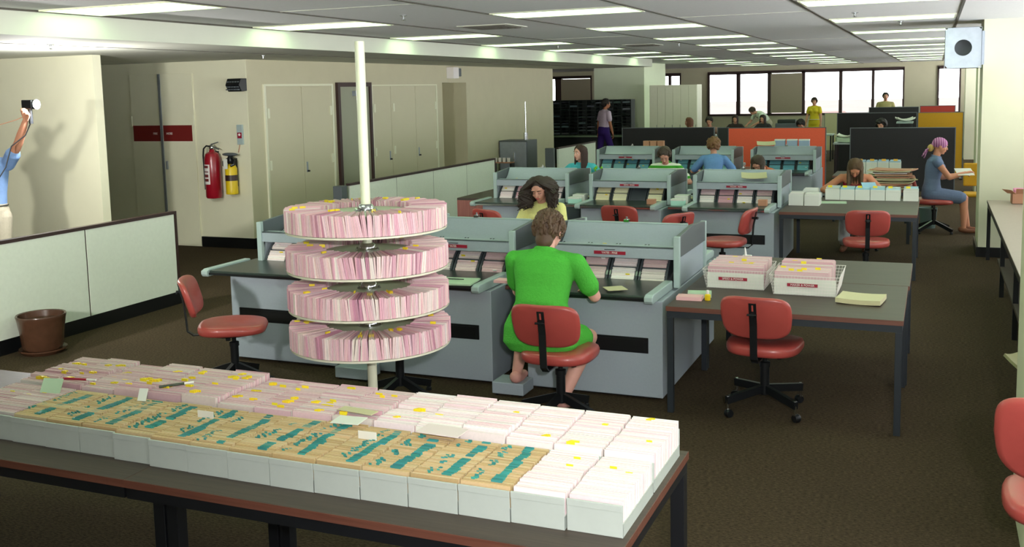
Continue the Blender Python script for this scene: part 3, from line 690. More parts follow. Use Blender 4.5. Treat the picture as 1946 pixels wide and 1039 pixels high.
# ------------------------------------------------------------------ grey double-sided filing consoles
def console(cx, y0, label, colors, words=None, empty=None, far=False, lo=0.):
    t = thing('filing_console', label, 'filing console', (cx, y0, 0)); W = .5; D = 1.74; TP = .755
    MB().box(-W, W, 0, D, .02, .70).build('base_cabinet', 'grey', t, bevel=.006)
    MB().box(-W+.05, W-.05, .05, D-.05, .0, .02).build('plinth', 'black', t)
    for s, yy in ((0, -.006), (1, D)):
        f = MB().box(-.1-.32, .1+.3, yy, yy+.006, .33, .44).build('handle_recess', 'blackm', t, bevel=.004)
        MB().box(-.39, .37, yy-.003 if s == 0 else yy+.006, yy if s == 0 else yy+.009, .345, .425).build('recess_liner', 'black', f)
    for s in (0, 1):      # two working sides
        def Y(v): return v if s == 0 else D-v
        def bx(b, x0, x1, ya, yb, z0, z1): a, c = sorted((Y(ya), Y(yb))); return b.box(x0, x1, a, c, z0, z1)
        wt = bx(MB(), -W-lo+.03, W-.09, -.12, .5, TP-.035, TP).build('worktop', 'vinyl', t, bevel=.008)
        bx(MB(), -W-lo+.03, W-.09, -.126, -.12, TP-.036, TP-.018).build('edge_strip', 'chrome' if y0 > 8 else 'blackm', wt)
        for sx in (-1, 1):
            b = MB(); xa, xb = (-W-lo-.03, -W-lo+.03) if sx < 0 else (W-.09, W-.03)
            b.prism([(Y(-.15), TP-.03), (Y(-.135), TP-.05), (Y(.42), TP-.05), (Y(.42), TP+.012), (Y(-.11), TP+.012), (Y(-.15), TP-.002)], 'x', xa, xb)
            b.build('end_arm', 'greyl', t, bevel=.006)
        R = .46; yc, zc = .84, .455
        zc = TP-.02-math.sqrt(R*R-(yc-.45)**2)+.02
        if s == 0:
            for j in range(4):
                xa = -W+.045+j*.225; xb = xa+.185
                tb = MB(); a0, a1 = math.radians(150), math.radians(88); n = 14
                arc = [(yc+R*math.cos(a0+(a1-a0)*i/n), zc+R*math.sin(a0+(a1-a0)*i/n)) for i in range(n+1)]
                arco = [(yc+(R+.018)*math.cos(a0+(a1-a0)*i/n), zc+(R+.018)*math.sin(a0+(a1-a0)*i/n)) for i in range(n+1)]
                arci = [(yc+(R-.08)*math.cos(a0+(a1-a0)*i/n), zc+(R-.08)*math.sin(a0+(a1-a0)*i/n)) for i in range(n+1)]
                for q in (xa-.012, xb+.004): tb.prism(arco+arci[::-1], 'x', q, q+.014)
                tb.prism(arc[:]+[(yc, zc)], 'x', xa, xb)
                tr = tb.build('card_tray', 'acr', t)
                col = colors[j % len(colors)]
                if empty == j: continue
                cd = MB(); segs = [(149, 137.5), (135, 124), (121.5, 111), (108.5, 99)]
                for g0, g1 in segs:
                    c0 = random.choice(col)
                    N = 10 if not far else 5
                    for i in range(N):
                        q0 = math.radians(g0+(g1-g0)*i/N); q1 = math.radians(g0+(g1-g0)*(i+.9)/N); rr = R+.012+random.uniform(-.003, .004)
                        cd.cur = jit(c0, .08); j0 = random.uniform(-.002, .002)
                        cd.prism([(yc+(R-.01)*math.cos(q0), zc+(R-.01)*math.sin(q0)), (yc+rr*math.cos(q0), zc+rr*math.sin(q0)), (yc+rr*math.cos(q1), zc+rr*math.sin(q1)), (yc+(R-.01)*math.cos(q1), zc+(R-.01)*math.sin(q1))], 'x', xa+.006+j0, xb-.006+j0)
                    if random.random() < .5:
                        q0 = math.radians(g0+(g1-g0)*random.random()); cd.cur = jit(YEL if random.random() < .6 else L(240, 240, 235), .1); u = xa+random.uniform(.01, .13)
                        cd.prism([(yc+R*math.cos(q0), zc+R*math.sin(q0)), (yc+(R+.026)*math.cos(q0), zc+(R+.026)*math.sin(q0)), (yc+(R+.026)*math.cos(q0-.012), zc+(R+.026)*math.sin(q0-.012)), (yc+R*math.cos(q0-.012), zc+R*math.sin(q0-.012))], 'x', u, u+.03)
                c = cd.build('card_row', 'card', tr); c['kind'] = 'stuff'
        else:
            b = MB(); n = 12; a0, a1 = math.radians(30), math.radians(92)
            b.prism([(D-yc+R*math.cos(a0+(a1-a0)*i/n), zc+R*math.sin(a0+(a1-a0)*i/n)) for i in range(n+1)]+[(D-yc, zc)], 'x', -W+.045, W-.06)
            b.build('back_card_drum', 'acr', t, smooth=True)
        # fascia, posts, hood
        fa = bx(MB(), -W+.02, W-.02, .42, .45, .915, 1.0); bx(fa, -W+.02, W-.02, .42, .52, .99, 1.0)
        fo = fa.build('fascia', 'grey', t, bevel=.003)
        if s == 0 and words:
            MB().box(-.12, .12, .412, .42, .938, .962).build('label_plate', 'redp', fo); text(words, .021, 'white', fo, (0, .4112, .95), RX)
            MB().box(-.04, .04, .414, .42, .972, .976).build('slot', 'black', fo)
        for sx in (-1, 1): a, c = sorted((sx*(W-.022), sx*(W+.022))); bx(MB(), a, c, .405, .445, TP-.04, 1.085).build('post', 'greyl', t, bevel=.004)
    # hood: a ridge along the middle with a concave scoop on either side
    b = MB(); n = 10; prof = []
    for i in range(n+1):
        u = i/n; prof.append((.50+u*.37, .935+.18*u**3))
    prof2 = [(D-y, z) for y, z in reversed(prof)]
    poly = prof+prof2
    inner = [(y, z-.012) for y, z in poly]
    b.prism(poly+inner[::-1], 'x', -W+.02, W-.02)
    hd = b.build('hood_scoop', 'grey', t, smooth=True)
    MB().box(-W+.02, W-.02, .862, .878, 1.108, 1.121).build('hood_rim', 'greyl', t, bevel=.003)
    for sx in (-1, 1):
        a, c = sorted((sx*(W-.012), sx*(W+.018)))
        MB().prism([(.43, .99), (.44, 1.085), (.87, 1.115), (D-.44, 1.085), (D-.42, .95), (D-.42, .93), (.42, .93)], 'x', a, c).build('hood_side', 'greyd', t, bevel=.004)
    MB().prism([(.44, TP), (.5, .93), (D-.5, .93), (D-.44, TP)], 'x', -W-.002, -W+.02).build('end_cheek', 'grey', t)
    MB().prism([(.44, TP-.04), (.44, .93), (D-.44, .93), (D-.44, TP-.04)], 'x', W-.02, W+.002).build('end_cheek', 'grey', t)
    cl = MB().box(-.02, .02, .85, .89, 1.12, 1.14).tube([(0, .87, 1.13), (0, .87, 1.16)], .008, 8).build('latch', 'chrome', t)
    return t
XCS = (-4.8, -3.46, -2.18)
R1, R2, R3 = 6.58, 11.6, 16.45
random.seed(31)
PK = [PINK]; MX = [PINK, WHITEPINK]
console(-4.795, R1, 'grey filing console of the front row at the left end, partly behind the carousel', [WHITEPINK, PINK, WHITEPINK, PINK], lo=.14)
console(-3.458, R1, 'grey middle console of the front row, left of the woman in green', [WHITEPINK, WHITEPINK, WHITEPINK, PINK], 'YATES')
console(-2.18, R1, 'grey filing console at the right end of the front row, beside the basket table', [PINK, PINK, WHITEPINK, PINK], 'YATES - PINE', lo=.0)
console(-4.80, R2, 'second-row grey filing console behind the curly haired woman in yellow', [WHITEPINK, PINK, WHITEPINK, WHITEPINK], None, lo=.08)
console(-3.48, R2, 'second-row grey filing console with cream cards and one empty tray', [CREAM, CREAM, CREAM, CREAM], 'SMITH - SPARK', empty=2)
console(-2.16, R2, 'second-row grey filing console at the right end beside the long box table', [WHITEPINK, PINK, WHITEPINK, PINK], 'MOORE - NASH')
console(-4.95, R3, 'third-row grey filing console with turquoise cards, left behind the striped shirt', [MINT], 'HILL', far=True)
console(-3.60, R3, 'third-row grey filing console with turquoise cards before the person in blue', [MINT], None, far=True)
console(-2.28, R3, 'third-row grey filing console with turquoise cards under the orange screen', [MINT], 'DEAN', far=True)

# linking shelves between consoles
def link(x0, x1, y, label, top='vinyl', lower=True, d=1.3):
    t = thing('linking_shelf', label, 'shelf', ((x0+x1)/2, y, 0)); w = (x1-x0)/2-.002
    MB().box(-w, w, 0, d, .70, .73).build('shelf_top', top, t, bevel=.003)
    MB().box(-w, w, -.006, 0, .70, .725).build('edge_strip', 'chrome', t)
    if lower: MB().box(-w, w, .1, d, .36, .38).build('lower_shelf', 'grey', t)
    MB().box(-w, w, d, d+.01, .1, .70).build('back_panel', 'grey', t)
    return t
link(-4.225, -4.03, R1+.1, 'narrow linking shelf between the two left front consoles, behind the carousel')
link(-2.885, -2.755, R1+.1, 'narrow linking shelf in front of the woman in green')
link(-4.225, -4.055, R2+.1, 'linking shelf holding white boxes left of the cream-card console')
link(-2.915, -2.735, R2+.1, 'linking shelf holding white boxes right of the cream-card console')
link(-4.375, -4.175, R3+.1, 'linking shelf between the third-row consoles left of the blue shirt')
link(-3.03, -2.855, R3+.1, 'linking shelf between the third-row consoles right of the blue shirt')

def foot_box(x, y, label, w=.13, d=.11):
    t = thing('foot_rest', label, 'footrest', (x, y, 0)); MB().box(-w, w, -d, d, .015, .1).build('rest_box', 'grey', t, bevel=.006)
    b = MB()
    for sx in (-1, 1): b.box(sx*(w-.03)-.01, sx*(w-.03)+.01, -d+.02, d-.02, 0, .015)
    b.build('rubber_feet', 'black', t)
foot_box(-4.02, 6.43, 'small grey footrest box behind the carousel pole', .14, .1)
foot_box(-2.74, 6.44, 'small grey footrest box under the foot of the woman in green', .12, .1)

# ------------------------------------------------------------------ chairs
def chair(x, y, rz, label, back_h=.0, back_s=1., casters=False, seat_z=.45, group=None, base_rot=0., red='red'):
    "faces local +Y"
    t = thing('swivel_chair', label, 'office chair', (x, y, 0), rz, group)
    # seat cushion: rounded loft
    def outline(w, d, n=40, p=3.2):
        out = []
        for k in range(n):
            a = 2*PI*k/n; c, s = math.cos(a), math.sin(a)
            ww = w*(1-.07*(-s if s < 0 else 0)); out.append((ww*math.copysign(abs(c)**(2/p), c), d*math.copysign(abs(s)**(2/p), s)))
        return out
    rings = []
    for sc, z in ((.86, -.038), (.97, -.03), (1., -.012), (1., .012), (.97, .03), (.88, .038), (.6, .04), (.25, .034)):
        rings.append([V((u*sc, v*sc, seat_z+z+(.012 if v > 0 else 0)*abs(v/.23)*-1*(1 if z > 0 else 0))) for u, v in outline(.24, .25)])
    MB().loft(rings).build('seat', red, t, smooth='all')
    MB().lathe([(.02, seat_z-.045), (.2, seat_z-.045), (.21, seat_z-.036), (.02, seat_z-.036)], seg=24).build('seat_pan', 'blackm', t)
    # backrest: curved padded panel
    bz = seat_z+.245+back_h; rings = []
    for sc, off in ((.9, -.024), (.985, -.014), (1., 0), (.985, .014), (.9, .024), (.5, .026), (.1, .027)):
        r = []
        for k in range(48):
            a = 2*PI*k/48; c, s = math.cos(a), math.sin(a); u = .225*back_s*sc*math.copysign(abs(c)**.5, c); v = .145*back_s*sc*math.copysign(abs(s)**.5, s)
            r.append(V((u*(1-.06*(-v/.145 if v < 0 else 0)), -.315-off*-1+(u/.225)**2*.045-v*.28, bz+v-(.008*(1-(u/.225)**2) if v > 0 else 0))))
        rings.append(r)
    MB().loft([list(r) for r in rings]).build('backrest', red, t, smooth='all')
    # back bar
    MB().bar((0, -.378, bz+.10), (0, -.345, bz-.05), .045, .008, up=(0, 1, 0)).bar((0, -.345, bz-.05), (0, -.33, seat_z-.02), .045, .008, up=(0, 1, 0)).bar((0, -.33, seat_z-.02), (0, -.29, seat_z-.05), .045, .008, up=(0, 1, 0)).bar((0, -.295, seat_z-.052), (0, -.04, seat_z-.055), .045, .008).build('back_bar', 'blackm', t)
    MB().tube([(0, -.395, bz+.03), (0, -.33, bz+.03)], .014, 10).tube([(-.03, -.39, bz+.03), (.03, -.39, bz+.03)], .007, 8).build('knob', 'blackm', t)
    MB().bar((0, -.3805, bz+.09), (0, -.372, bz+.05), .011, .002, up=(0, 1, 0)).build('slot', red, t)
    MB().tube([(0, 0, seat_z-.05), (0, 0, .32)], .016, 12).lathe([(.03, .11), (.031, .3), (.036, .3), (.036, .33), (.02, .335)], seg=16).build('column', 'blackm', t, smooth=True)
    MB().tube([(.1, -.03, seat_z-.06), (.1, -.03, seat_z-.085)], .018, 8).build('adjuster_knob', 'blackm', t)
    for k in range(4):
        a = PI/4+k*PI/2+base_rot; c, s = math.cos(a), math.sin(a); z1 = .115 if casters else .05
        MB().bar((c*.02, s*.02, .15), (c*.31, s*.31, z1), .03, .05).build('base_leg', 'blackm', t)
        if casters:
            g = MB().tube([(c*.3, s*.3, z1+.03), (c*.3, s*.3, .045)], .01, 8).build('caster_stem', 'chrome', t)
            X = Matrix.Translation((c*.3-s*.012, s*.3+c*.012, .028)) @ Matrix.Rotation(a, 4, 'Z') @ Matrix.Rotation(PI/2, 4, 'X')
            MB().lathe([(.002, -.02), (.024, -.02), (.028, -.012), (.028, .012), (.024, .02), (.002, .02)], seg=14, X=X).build('caster_wheel', 'blackm', t, smooth=True)
        else:
            MB().lathe([(.02, 0), (.02, .02), (.012, .03)], (c*.3, s*.3, 0), seg=10).build('glide', 'blackm', t)
    return t

# ------------------------------------------------------------------ people
def remesh(mb, vox, it=4, rel=None):
    me = bpy.data.meshes.new('tmp'); me.from_pydata(mb.v, [], mb.f); me.update()
    o = bpy.data.objects.new('tmp', me); COL.objects.link(o)
    m = o.modifiers.new('r', 'REMESH'); m.mode = 'VOXEL'; m.voxel_size = vox; m.use_smooth_shade = True
    if it: s = o.modifiers.new('s', 'SMOOTH'); s.factor = .5; s.iterations = it
    dg = bpy.context.evaluated_depsgraph_get(); out = bpy.data.meshes.new_from_object(o.evaluated_get(dg))
    bpy.data.objects.remove(o); bpy.data.meshes.remove(me)
    out.polygons.foreach_set('use_smooth', [True]*len(out.polygons))
    return out
def put(me, name, m, parent):
    me.name = name; me.materials.clear(); me.materials.append(M[m] if isinstance(m, str) else m)
    o = bpy.data.objects.new(name, me); COL.objects.link(o); o.parent = parent; return o
def ik(a, c, l1, l2, pole):
    a, c, pole = V(a), V(c), V(pole); d = c-a; L = d.length
    if L > (l1+l2)*.995: c = a+d*((l1+l2)*.995/L); d = c-a; L = d.length
    x = (l1*l1-l2*l2+L*L)/(2*L); h = math.sqrt(max(l1*l1-x*x, 0)); t = d/L; p = pole-t*pole.dot(t); p = p.normalized() if p.length > 1e-5 else t.orthogonal()
    return a+t*x+p*h, c
def skin(c): return mat('skin_%d_%d_%d' % c, c, .55, var=.03, scale=30, spec=.35)
def cloth(n, c, var=.05, sc=40, bump=.2): return mat(n, c, .85, var=var, scale=sc, bump=bump, bscale=90, spec=.2)
def stripes(name, c1, c2, period, axis=2, third=None):
    if name in MATS: return MATS[name]
    m = mat(name, c1, .85, spec=.2); n = m.node_tree.nodes; l = m.node_tree.links; b = n['Principled BSDF']
    tc = n.new('ShaderNodeTexCoord'); sp = n.new('ShaderNodeSeparateXYZ'); l.new(tc.outputs['Object'], sp.inputs[0])
    mu = n.new('ShaderNodeMath'); mu.operation = 'MULTIPLY'; mu.inputs[1].default_value = 1/period; l.new(sp.outputs[axis], mu.inputs[0])
    fr = n.new('ShaderNodeMath'); fr.operation = 'FRACT'; l.new(mu.outputs[0], fr.inputs[0])
    cr = n.new('ShaderNodeValToRGB'); cr.color_ramp.interpolation = 'CONSTANT'; e = cr.color_ramp.elements
    e[0].color = (*lin(c1), 1); e[1].position = .5; e[1].color = (*lin(c2), 1)
    if third: q = e.new(.75); q.color = (*lin(third), 1)
    l.new(fr.outputs[0], cr.inputs[0]); l.new(cr.outputs[0], b.inputs['Base Color']); return m

def person(label, loc, rz, hz=.55, lean=10, lean2=None, twist=0, bend=0, head=(0, 0, 0), hands=(None, None), palms=((0, 0, -1), (0, 0, -1)), feet=None, poles=None, sc=1., fem=True,
           skinc=(206, 150, 126), top=None, sleeve=.55, bottom=None, leg_cover=1., skirt=False, shoes=None, hair=None, hairc=(60, 40, 28), vox=.009, face=True, halter=False, hip_w=1., build=1., knee_pole=(0, 1, .6), curl=.9, neck=.152):
    root = thing('person', label, 'person', loc, rz); S = sc; sk = skin(skinc)
    if lean2 is None: lean2 = lean*1.4
    up = V((math.sin(math.radians(bend)), 0, 1)).normalized()
    def dirv(a): a = math.radians(a); return V((0, math.sin(a), math.cos(a)))
    d1 = (dirv(lean)+V((up.x, 0, 0))).normalized(); d2 = (dirv(lean2)+V((up.x*1.3, 0, 0))).normalized()
    P = V((0, 0, hz)); W = P+d1*.2*S; C = W+d2*.17*S; N = C+d2*.15*S
    tw = Matrix.Rotation(math.radians(twist), 3, 'Z')
    xr = tw @ V((1, 0, 0)); xh = V((1, 0, 0))
    sw = (.165 if fem else .195)*S*build
    SR = N-d2*.068*S+xr*sw; SL = N-d2*.068*S-xr*sw
    hp = (.16 if fem else .15)*hip_w*build
    def ring(c, ax, dn, ra, rb, n=24, p=2.4):
        f = dn.cross(ax).normalized(); r = []
        for k in range(n):
            a = 2*PI*k/n; cc, ss = math.cos(a), math.sin(a)
            r.append(c+ax*(ra*S*math.copysign(abs(cc)**(2/p), cc))+f*(rb*S*math.copysign(abs(ss)**(2/p), ss)))
        return r
    def torso(b, o, topn=True):
        rs = [ring(P-d1*.09*S, xh, d1, hp*.7+o, .09+o), ring(P-d1*.05*S, xh, d1, hp+o, .118+o), ring(P+d1*.03*S, xh, d1, hp*1.0+o, .115+o), ring(P+d1*.1*S, (xh+xr).normalized(), d1, hp*.88+o, .1+o),
              ring(W, (xh+xr*2).normalized(), (d1+d2).normalized(), (.118 if fem else .14)*build+o, .09*build+o), ring(W+d2*.09*S, xr, d2, (.128 if fem else .155)*build+o, .1+o), ring(C, xr, d2, (.142 if fem else .17)*build+o, .105+o),
              ring(C+d2*.08*S, xr, d2, (.150 if fem else .18)*build+o, .095+o), ring(N-d2*.035*S, xr, d2, (.125 if fem else .145)*build+o, .07+o), ring(N-d2*.005*S, xr, d2, .062+o, .052+o)]
        b.loft(rs)
    fdir = lambda d, ax: (-(d.cross(ax))).normalized() if d.cross(ax).y < 0 else d.cross(ax).normalized()
    F0 = fdir(d2, xr)
    def bust(b, o):
        if fem:
            for s in (-1, 1): b.ell(C+d2*.0+xr*(s*.07*S)+F0*(.075*S), ((.062+o)*S, (.055+o)*S, (.06+o)*S), Matrix.Rotation(0, 3, 'X'))
    # head frame
    pit, yaw, rol = head
    Rh = tw @ Matrix.Rotation(math.radians(yaw), 3, 'Z') @ Matrix.Rotation(math.radians(-pit), 3, 'X') @ Matrix.Rotation(math.radians(rol), 3, 'Y')
    U = Rh @ V((0, 0, 1)); F = Rh @ V((0, 1, 0)); R = Rh @ V((1, 0, 0))
    H = N+(d2*.4+U*.6).normalized()*neck*S+F*.02*S
    R3m = Matrix((R, F, U)).transposed()
    def hp_(r, f, u): return H+R*(r*S)+F*(f*S)+U*(u*S)
    body = MB(); torso(body, 0); bust(body, 0)
    body.cap(N-d2*.03*S, hp_(0, -.015, -.06), .052*S, .048*S, 14)
    body.ell(hp_(0, -.012, .022), (.074*S, .093*S, .084*S), R3m)
    body.ell(hp_(0, .022, -.035), (.058*S, .066*S, .074*S), R3m)
    body.ell(hp_(0, .058, -.088), (.024*S, .022*S, .02*S), R3m)
    for s in (-1, 1):
        body.ell(hp_(s*.03, .058, -.03), (.024*S, .022*S, .028*S), R3m)
        body.ell(hp_(s*.074, -.005, -.005), (.009*S, .018*S, .03*S), R3m)
        body.ell(hp_(s*.028, .07, .028), (.026*S, .014*S, .01*S), R3m)
    body.cap(hp_(0, .082, .012), hp_(0, .1, -.024), .009*S, .0125*S, 10); body.ell(hp_(0, .094, -.027), (.016*S, .011*S, .009*S), R3m)
    body.ell(hp_(0, .079, -.056), (.026*S, .013*S, .014*S), R3m)
    # arms
    ua, fa_ = .275*S, .235*S; elb = []; wr = []
    for i, (s, SH) in enumerate(((-1, SL), (1, SR))):
        hnd = hands[i]
        if hnd is None: hnd = SH+V((s*.06, .02, -.5))*S
        pl = poles[i] if poles else V((s*.8, -.35, -.6))
        e, w = ik(SH, hnd, ua, fa_, pl); elb.append(e); wr.append(w)
        body.ell(SH, (.052*S, .052*S, .052*S)); body.cap(N-d2*.03*S, SH, .045*S, .046*S, 12)
        body.cap(SH, SH+(e-SH)*.5, .05*S, .044*S, 14); body.cap(SH+(e-SH)*.5, e, .044*S, .038*S, 14)
        body.cap(e, e+(w-e)*.35, .038*S, .037*S, 14); body.cap(e+(w-e)*.35, w, .037*S, .024*S, 14)
        # hand
        D = (w-e).normalized(); pn = V(palms[i]); pn = (pn-D*pn.dot(D)).normalized(); sd = D.cross(pn)*1.0   # across the palm
        th_s = sd if (sd.dot(V((-s, 0, 0))) > 0) else -sd   # thumb on the inner side
        def pt(l, a, n_): return w+D*(l*S)+th_s*(a*S)+pn*(n_*S)
        for q, a in ((0, .026), (1, .009), (2, -.009), (3, -.026)):
            body.cap(pt(.012, a*.6, 0), pt(.085-(.004*abs(q-1)), a, .003), .014*S, .012*S, 8)
            ln = (.066, .075, .069, .053)[q]; cu = curl*(1+.12*q); p0 = pt(.085-(.004*abs(q-1)), a, .003)
            g1 = D*math.cos(cu*.5)+pn*math.sin(cu*.5); g2 = D*math.cos(cu*1.1)+pn*math.sin(cu*1.1); g3 = D*math.cos(cu*1.5)+pn*math.sin(cu*1.5)
            p1 = p0+g1*(ln*.48*S); p2 = p1+g2*(ln*.3*S); p3 = p2+g3*(ln*.22*S)
            body.cap(p0, p1, .0095*S, .0085*S, 8).cap(p1, p2, .0085*S, .0078*S, 8).cap(p2, p3, .0078*S, .0068*S, 8)
        t0 = pt(.02, .022, .004); t1 = pt(.05, .048, .018); t2 = pt(.078, .056, .03); body.cap(t0, t1, .014*S, .011*S, 8).cap(t1, t2, .0105*S, .008*S, 8)
    # legs
    knees = []; ank = []
    if feet is None: feet = [(-.1, .42, .08), (.1, .42, .08)]
    ft = []
    for i, s in enumerate((-1, 1)):
        h = P+V((s*.09*S, 0, -.02)); k, a = ik(h, feet[i], .42*S, .41*S, knee_pole if not isinstance(knee_pole, list) else knee_pole[i]); knees.append((h, k)); ank.append(a)
        body.cap(h, k, .082*S*hip_w, .055*S, 16); body.cap(k, k+(a-k)*.35, .054*S, .055*S, 14); body.cap(k+(a-k)*.35, a, .055*S, .034*S, 14)
        fd = V((k.x-h.x, max(k.y-h.y, .15), 0)).normalized() if hz > .8 else V((s*.1, 1, 0)).normalized()
        ft.append(fd); body.cap(a+V((0, 0, -.035))-fd*.02, a+fd*.13*S+V((0, 0, -.055)), .034*S, .026*S, 12, .8)
    put(remesh(body, vox, 3), 'body', sk, root)
    # clothes
    if top:
        b = MB()
        if halter:
            rs = [ring(P+d1*.0*S, xh, d1, hp+.012, .122), ring(P+d1*.1*S, xh, d1, hp*.88+.012, .112), ring(W, xr, d2, .132, .103), ring(W+d2*.09*S, xr, d2, .142, .113), ring(C-d2*.0*S, xr, d2, .156, .12), ring(C+d2*.05*S, xr, d2, .150, .112)]
            b.loft(rs); bust(b, .012)
            for s in (-1, 1): b.cap(C+xr*(s*.06*S)+F0*.1*S, N+xr*(s*.035*S)+F0*.03*S, .028*S, .018*S, 8)
        else:
            torso(b, .014); bust(b, .013)
            for i, (s, SH) in enumerate(((-1, SL), (1, SR))):
                e = elb[i]; w = wr[i]
                b.ell(SH, (.06*S, .06*S, .058*S)); b.cap(N-d2*.035*S, SH, .054*S, .056*S, 14)
                if sleeve <= 1: b.cap(SH, SH+(e-SH)*sleeve, .06*S, .064*S, 16, n=2)
                else: b.cap(SH, e, .06*S, .054*S, 16); b.cap(e, e+(w-e)*(sleeve-1), .054*S, .044*S, 14, n=2)
            # collar
            b.tube([N+R3m @ V((math.cos(q)*.066*S, math.sin(q)*.06*S, .0)) for q in [k*PI/8 for k in range(17)]], .014*S, 8)
        put(remesh(b, vox*1.1, 2), 'shirt', top, root)
    if bottom:
        b = MB()
        rs = [ring(P-d1*.1*S, xh, d1, hp*.8+.015, .11), ring(P-d1*.05*S, xh, d1, hp+.016, .134), ring(P+d1*.05*S, xh, d1, hp+.012, .13), ring(P+d1*.12*S, xh, d1, hp*.86+.012, .112)]
        b.loft(rs)
        if skirt:
            kk = [(h+(k-h)*leg_cover) for h, k in knees]
            for i in (0, 1): b.cap(knees[i][0], kk[i], .1*S*hip_w, .085*S, 16, n=2)
            m0 = (knees[0][0]+knees[1][0])/2; m1 = (kk[0]+kk[1])/2; b.cap(m0, m1, .1*S, .09*S, 14, n=2)
            b.cap((m0+knees[0][0])/2, (m1+kk[0])/2, .1*S, .09*S, 14, n=2).cap((m0+knees[1][0])/2, (m1+kk[1])/2, .1*S, .09*S, 14, n=2)
        else:
            for i in (0, 1):
                h, k = knees[i]; a = ank[i]; b.cap(h, k, .098*S*hip_w, .07*S, 16); e2 = k+(a-k)*leg_cover; b.cap(k, e2, .07*S, .075*S, 16, n=2)
        put(remesh(b, vox*1.1, 2), 'skirt' if skirt else 'trousers', bottom, root)
    if shoes:
        for i in (0, 1):
            b = MB(); a = ank[i]; fd = ft[i]; z = a.z
            b.cap(a+V((0, 0, -.03))-fd*.03*S, a+V((0, 0, -.045))+fd*.02*S, .042*S, .04*S, 12).cap(a+V((0, 0, -.05))+fd*.02*S, a+fd*.135*S+V((0, 0, -.055)), .04*S, .034*S, 12, .85)
            put(remesh(b, vox, 2), 'shoe', shoes, root)
    if face:
        for s in (-1, 1):
            if pit > 15:
                MB().tube([hp_(s*.018, .0845, .001), hp_(s*.031, .0865, -.003), hp_(s*.046, .079, .001)], .0028*S, 6).build('eyelashes', mat('hair_%d' % hairc[0], hairc, .6), root)
                MB().tube([hp_(s*.014, .089, .024), hp_(s*.032, .089, .031), hp_(s*.05, .074, .024)], [.003*S, .0035*S, .002*S], 6).build('eyebrow', mat('hair_%d' % hairc[0], hairc, .6), root)
                continue
            MB().ell(hp_(s*.031, .073, .004), (.0125*S, .010*S, .008*S), R3m, 12, 8).build('eye', mat('eye_white', (225, 220, 214), .3), root, smooth=True)
            MB().ell(hp_(s*.031, .0805, .003), (.006*S, .0035*S, .006*S), R3m, 10, 6).build('iris', mat('iris_brown', (44, 30, 22), .2), root, smooth=True)
            MB().tube([hp_(s*.014, .089, .024), hp_(s*.032, .089, .031), hp_(s*.05, .074, .024)], [.003*S, .0035*S, .002*S], 6).build('eyebrow', mat('hair_%d' % hairc[0], hairc, .6), root)
        MB().ell(hp_(0, .09, -.053), (.021*S, .006*S, .0045*S), R3m, 14, 8).ell(hp_(0, .0895, -.061), (.018*S, .006*S, .005*S), R3m, 14, 8).build('lips', mat('lips', (176, 84, 80), .45), root, smooth=True)
    # hair
    if hair:
        hm_ = mat('hair_%d' % hairc[0], hairc, .55, var=.3, scale=120, spec=.4)
        style, ln, wave = hair; rnd = random.Random(hash(label) & 0xffff if False else len(label)*7+int(abs(loc[0])*100))
        b = MB(); b.ell(hp_(0, -.024, .034), (.084*S, .095*S, .086*S), R3m, 24, 16)
        if style in ('short', 'wavy'): b.ell(hp_(0, -.05, -.02), (.07*S, .062*S, .075*S), R3m, 20, 12)
        if style == 'wavy': b.ell(hp_(0, -.058, -.07), (.058*S, .045*S, .06*S), R3m, 20, 12)
        if style == 'long': b.ell(hp_(0, -.045, -.03), (.075*S, .07*S, .09*S), R3m, 20, 12)
        if style == 'curly':
            for _ in range(150):
                th = rnd.uniform(0, 2*PI); u_ = rnd.uniform(-.75, 1); q = math.sqrt(1-u_*u_); d = V((q*math.cos(th), q*math.sin(th), u_))
                if d.y > .35 and d.z < .45: continue
                b.ell(hp_(d.x*.1, -.02+d.y*.11, .02+d.z*.11), ((rnd.uniform(.016, .028)*S),)*3, None, 8, 6)
        hb = put(remesh(b, max(vox*.9, .005), 1), 'hair', hm_, root)
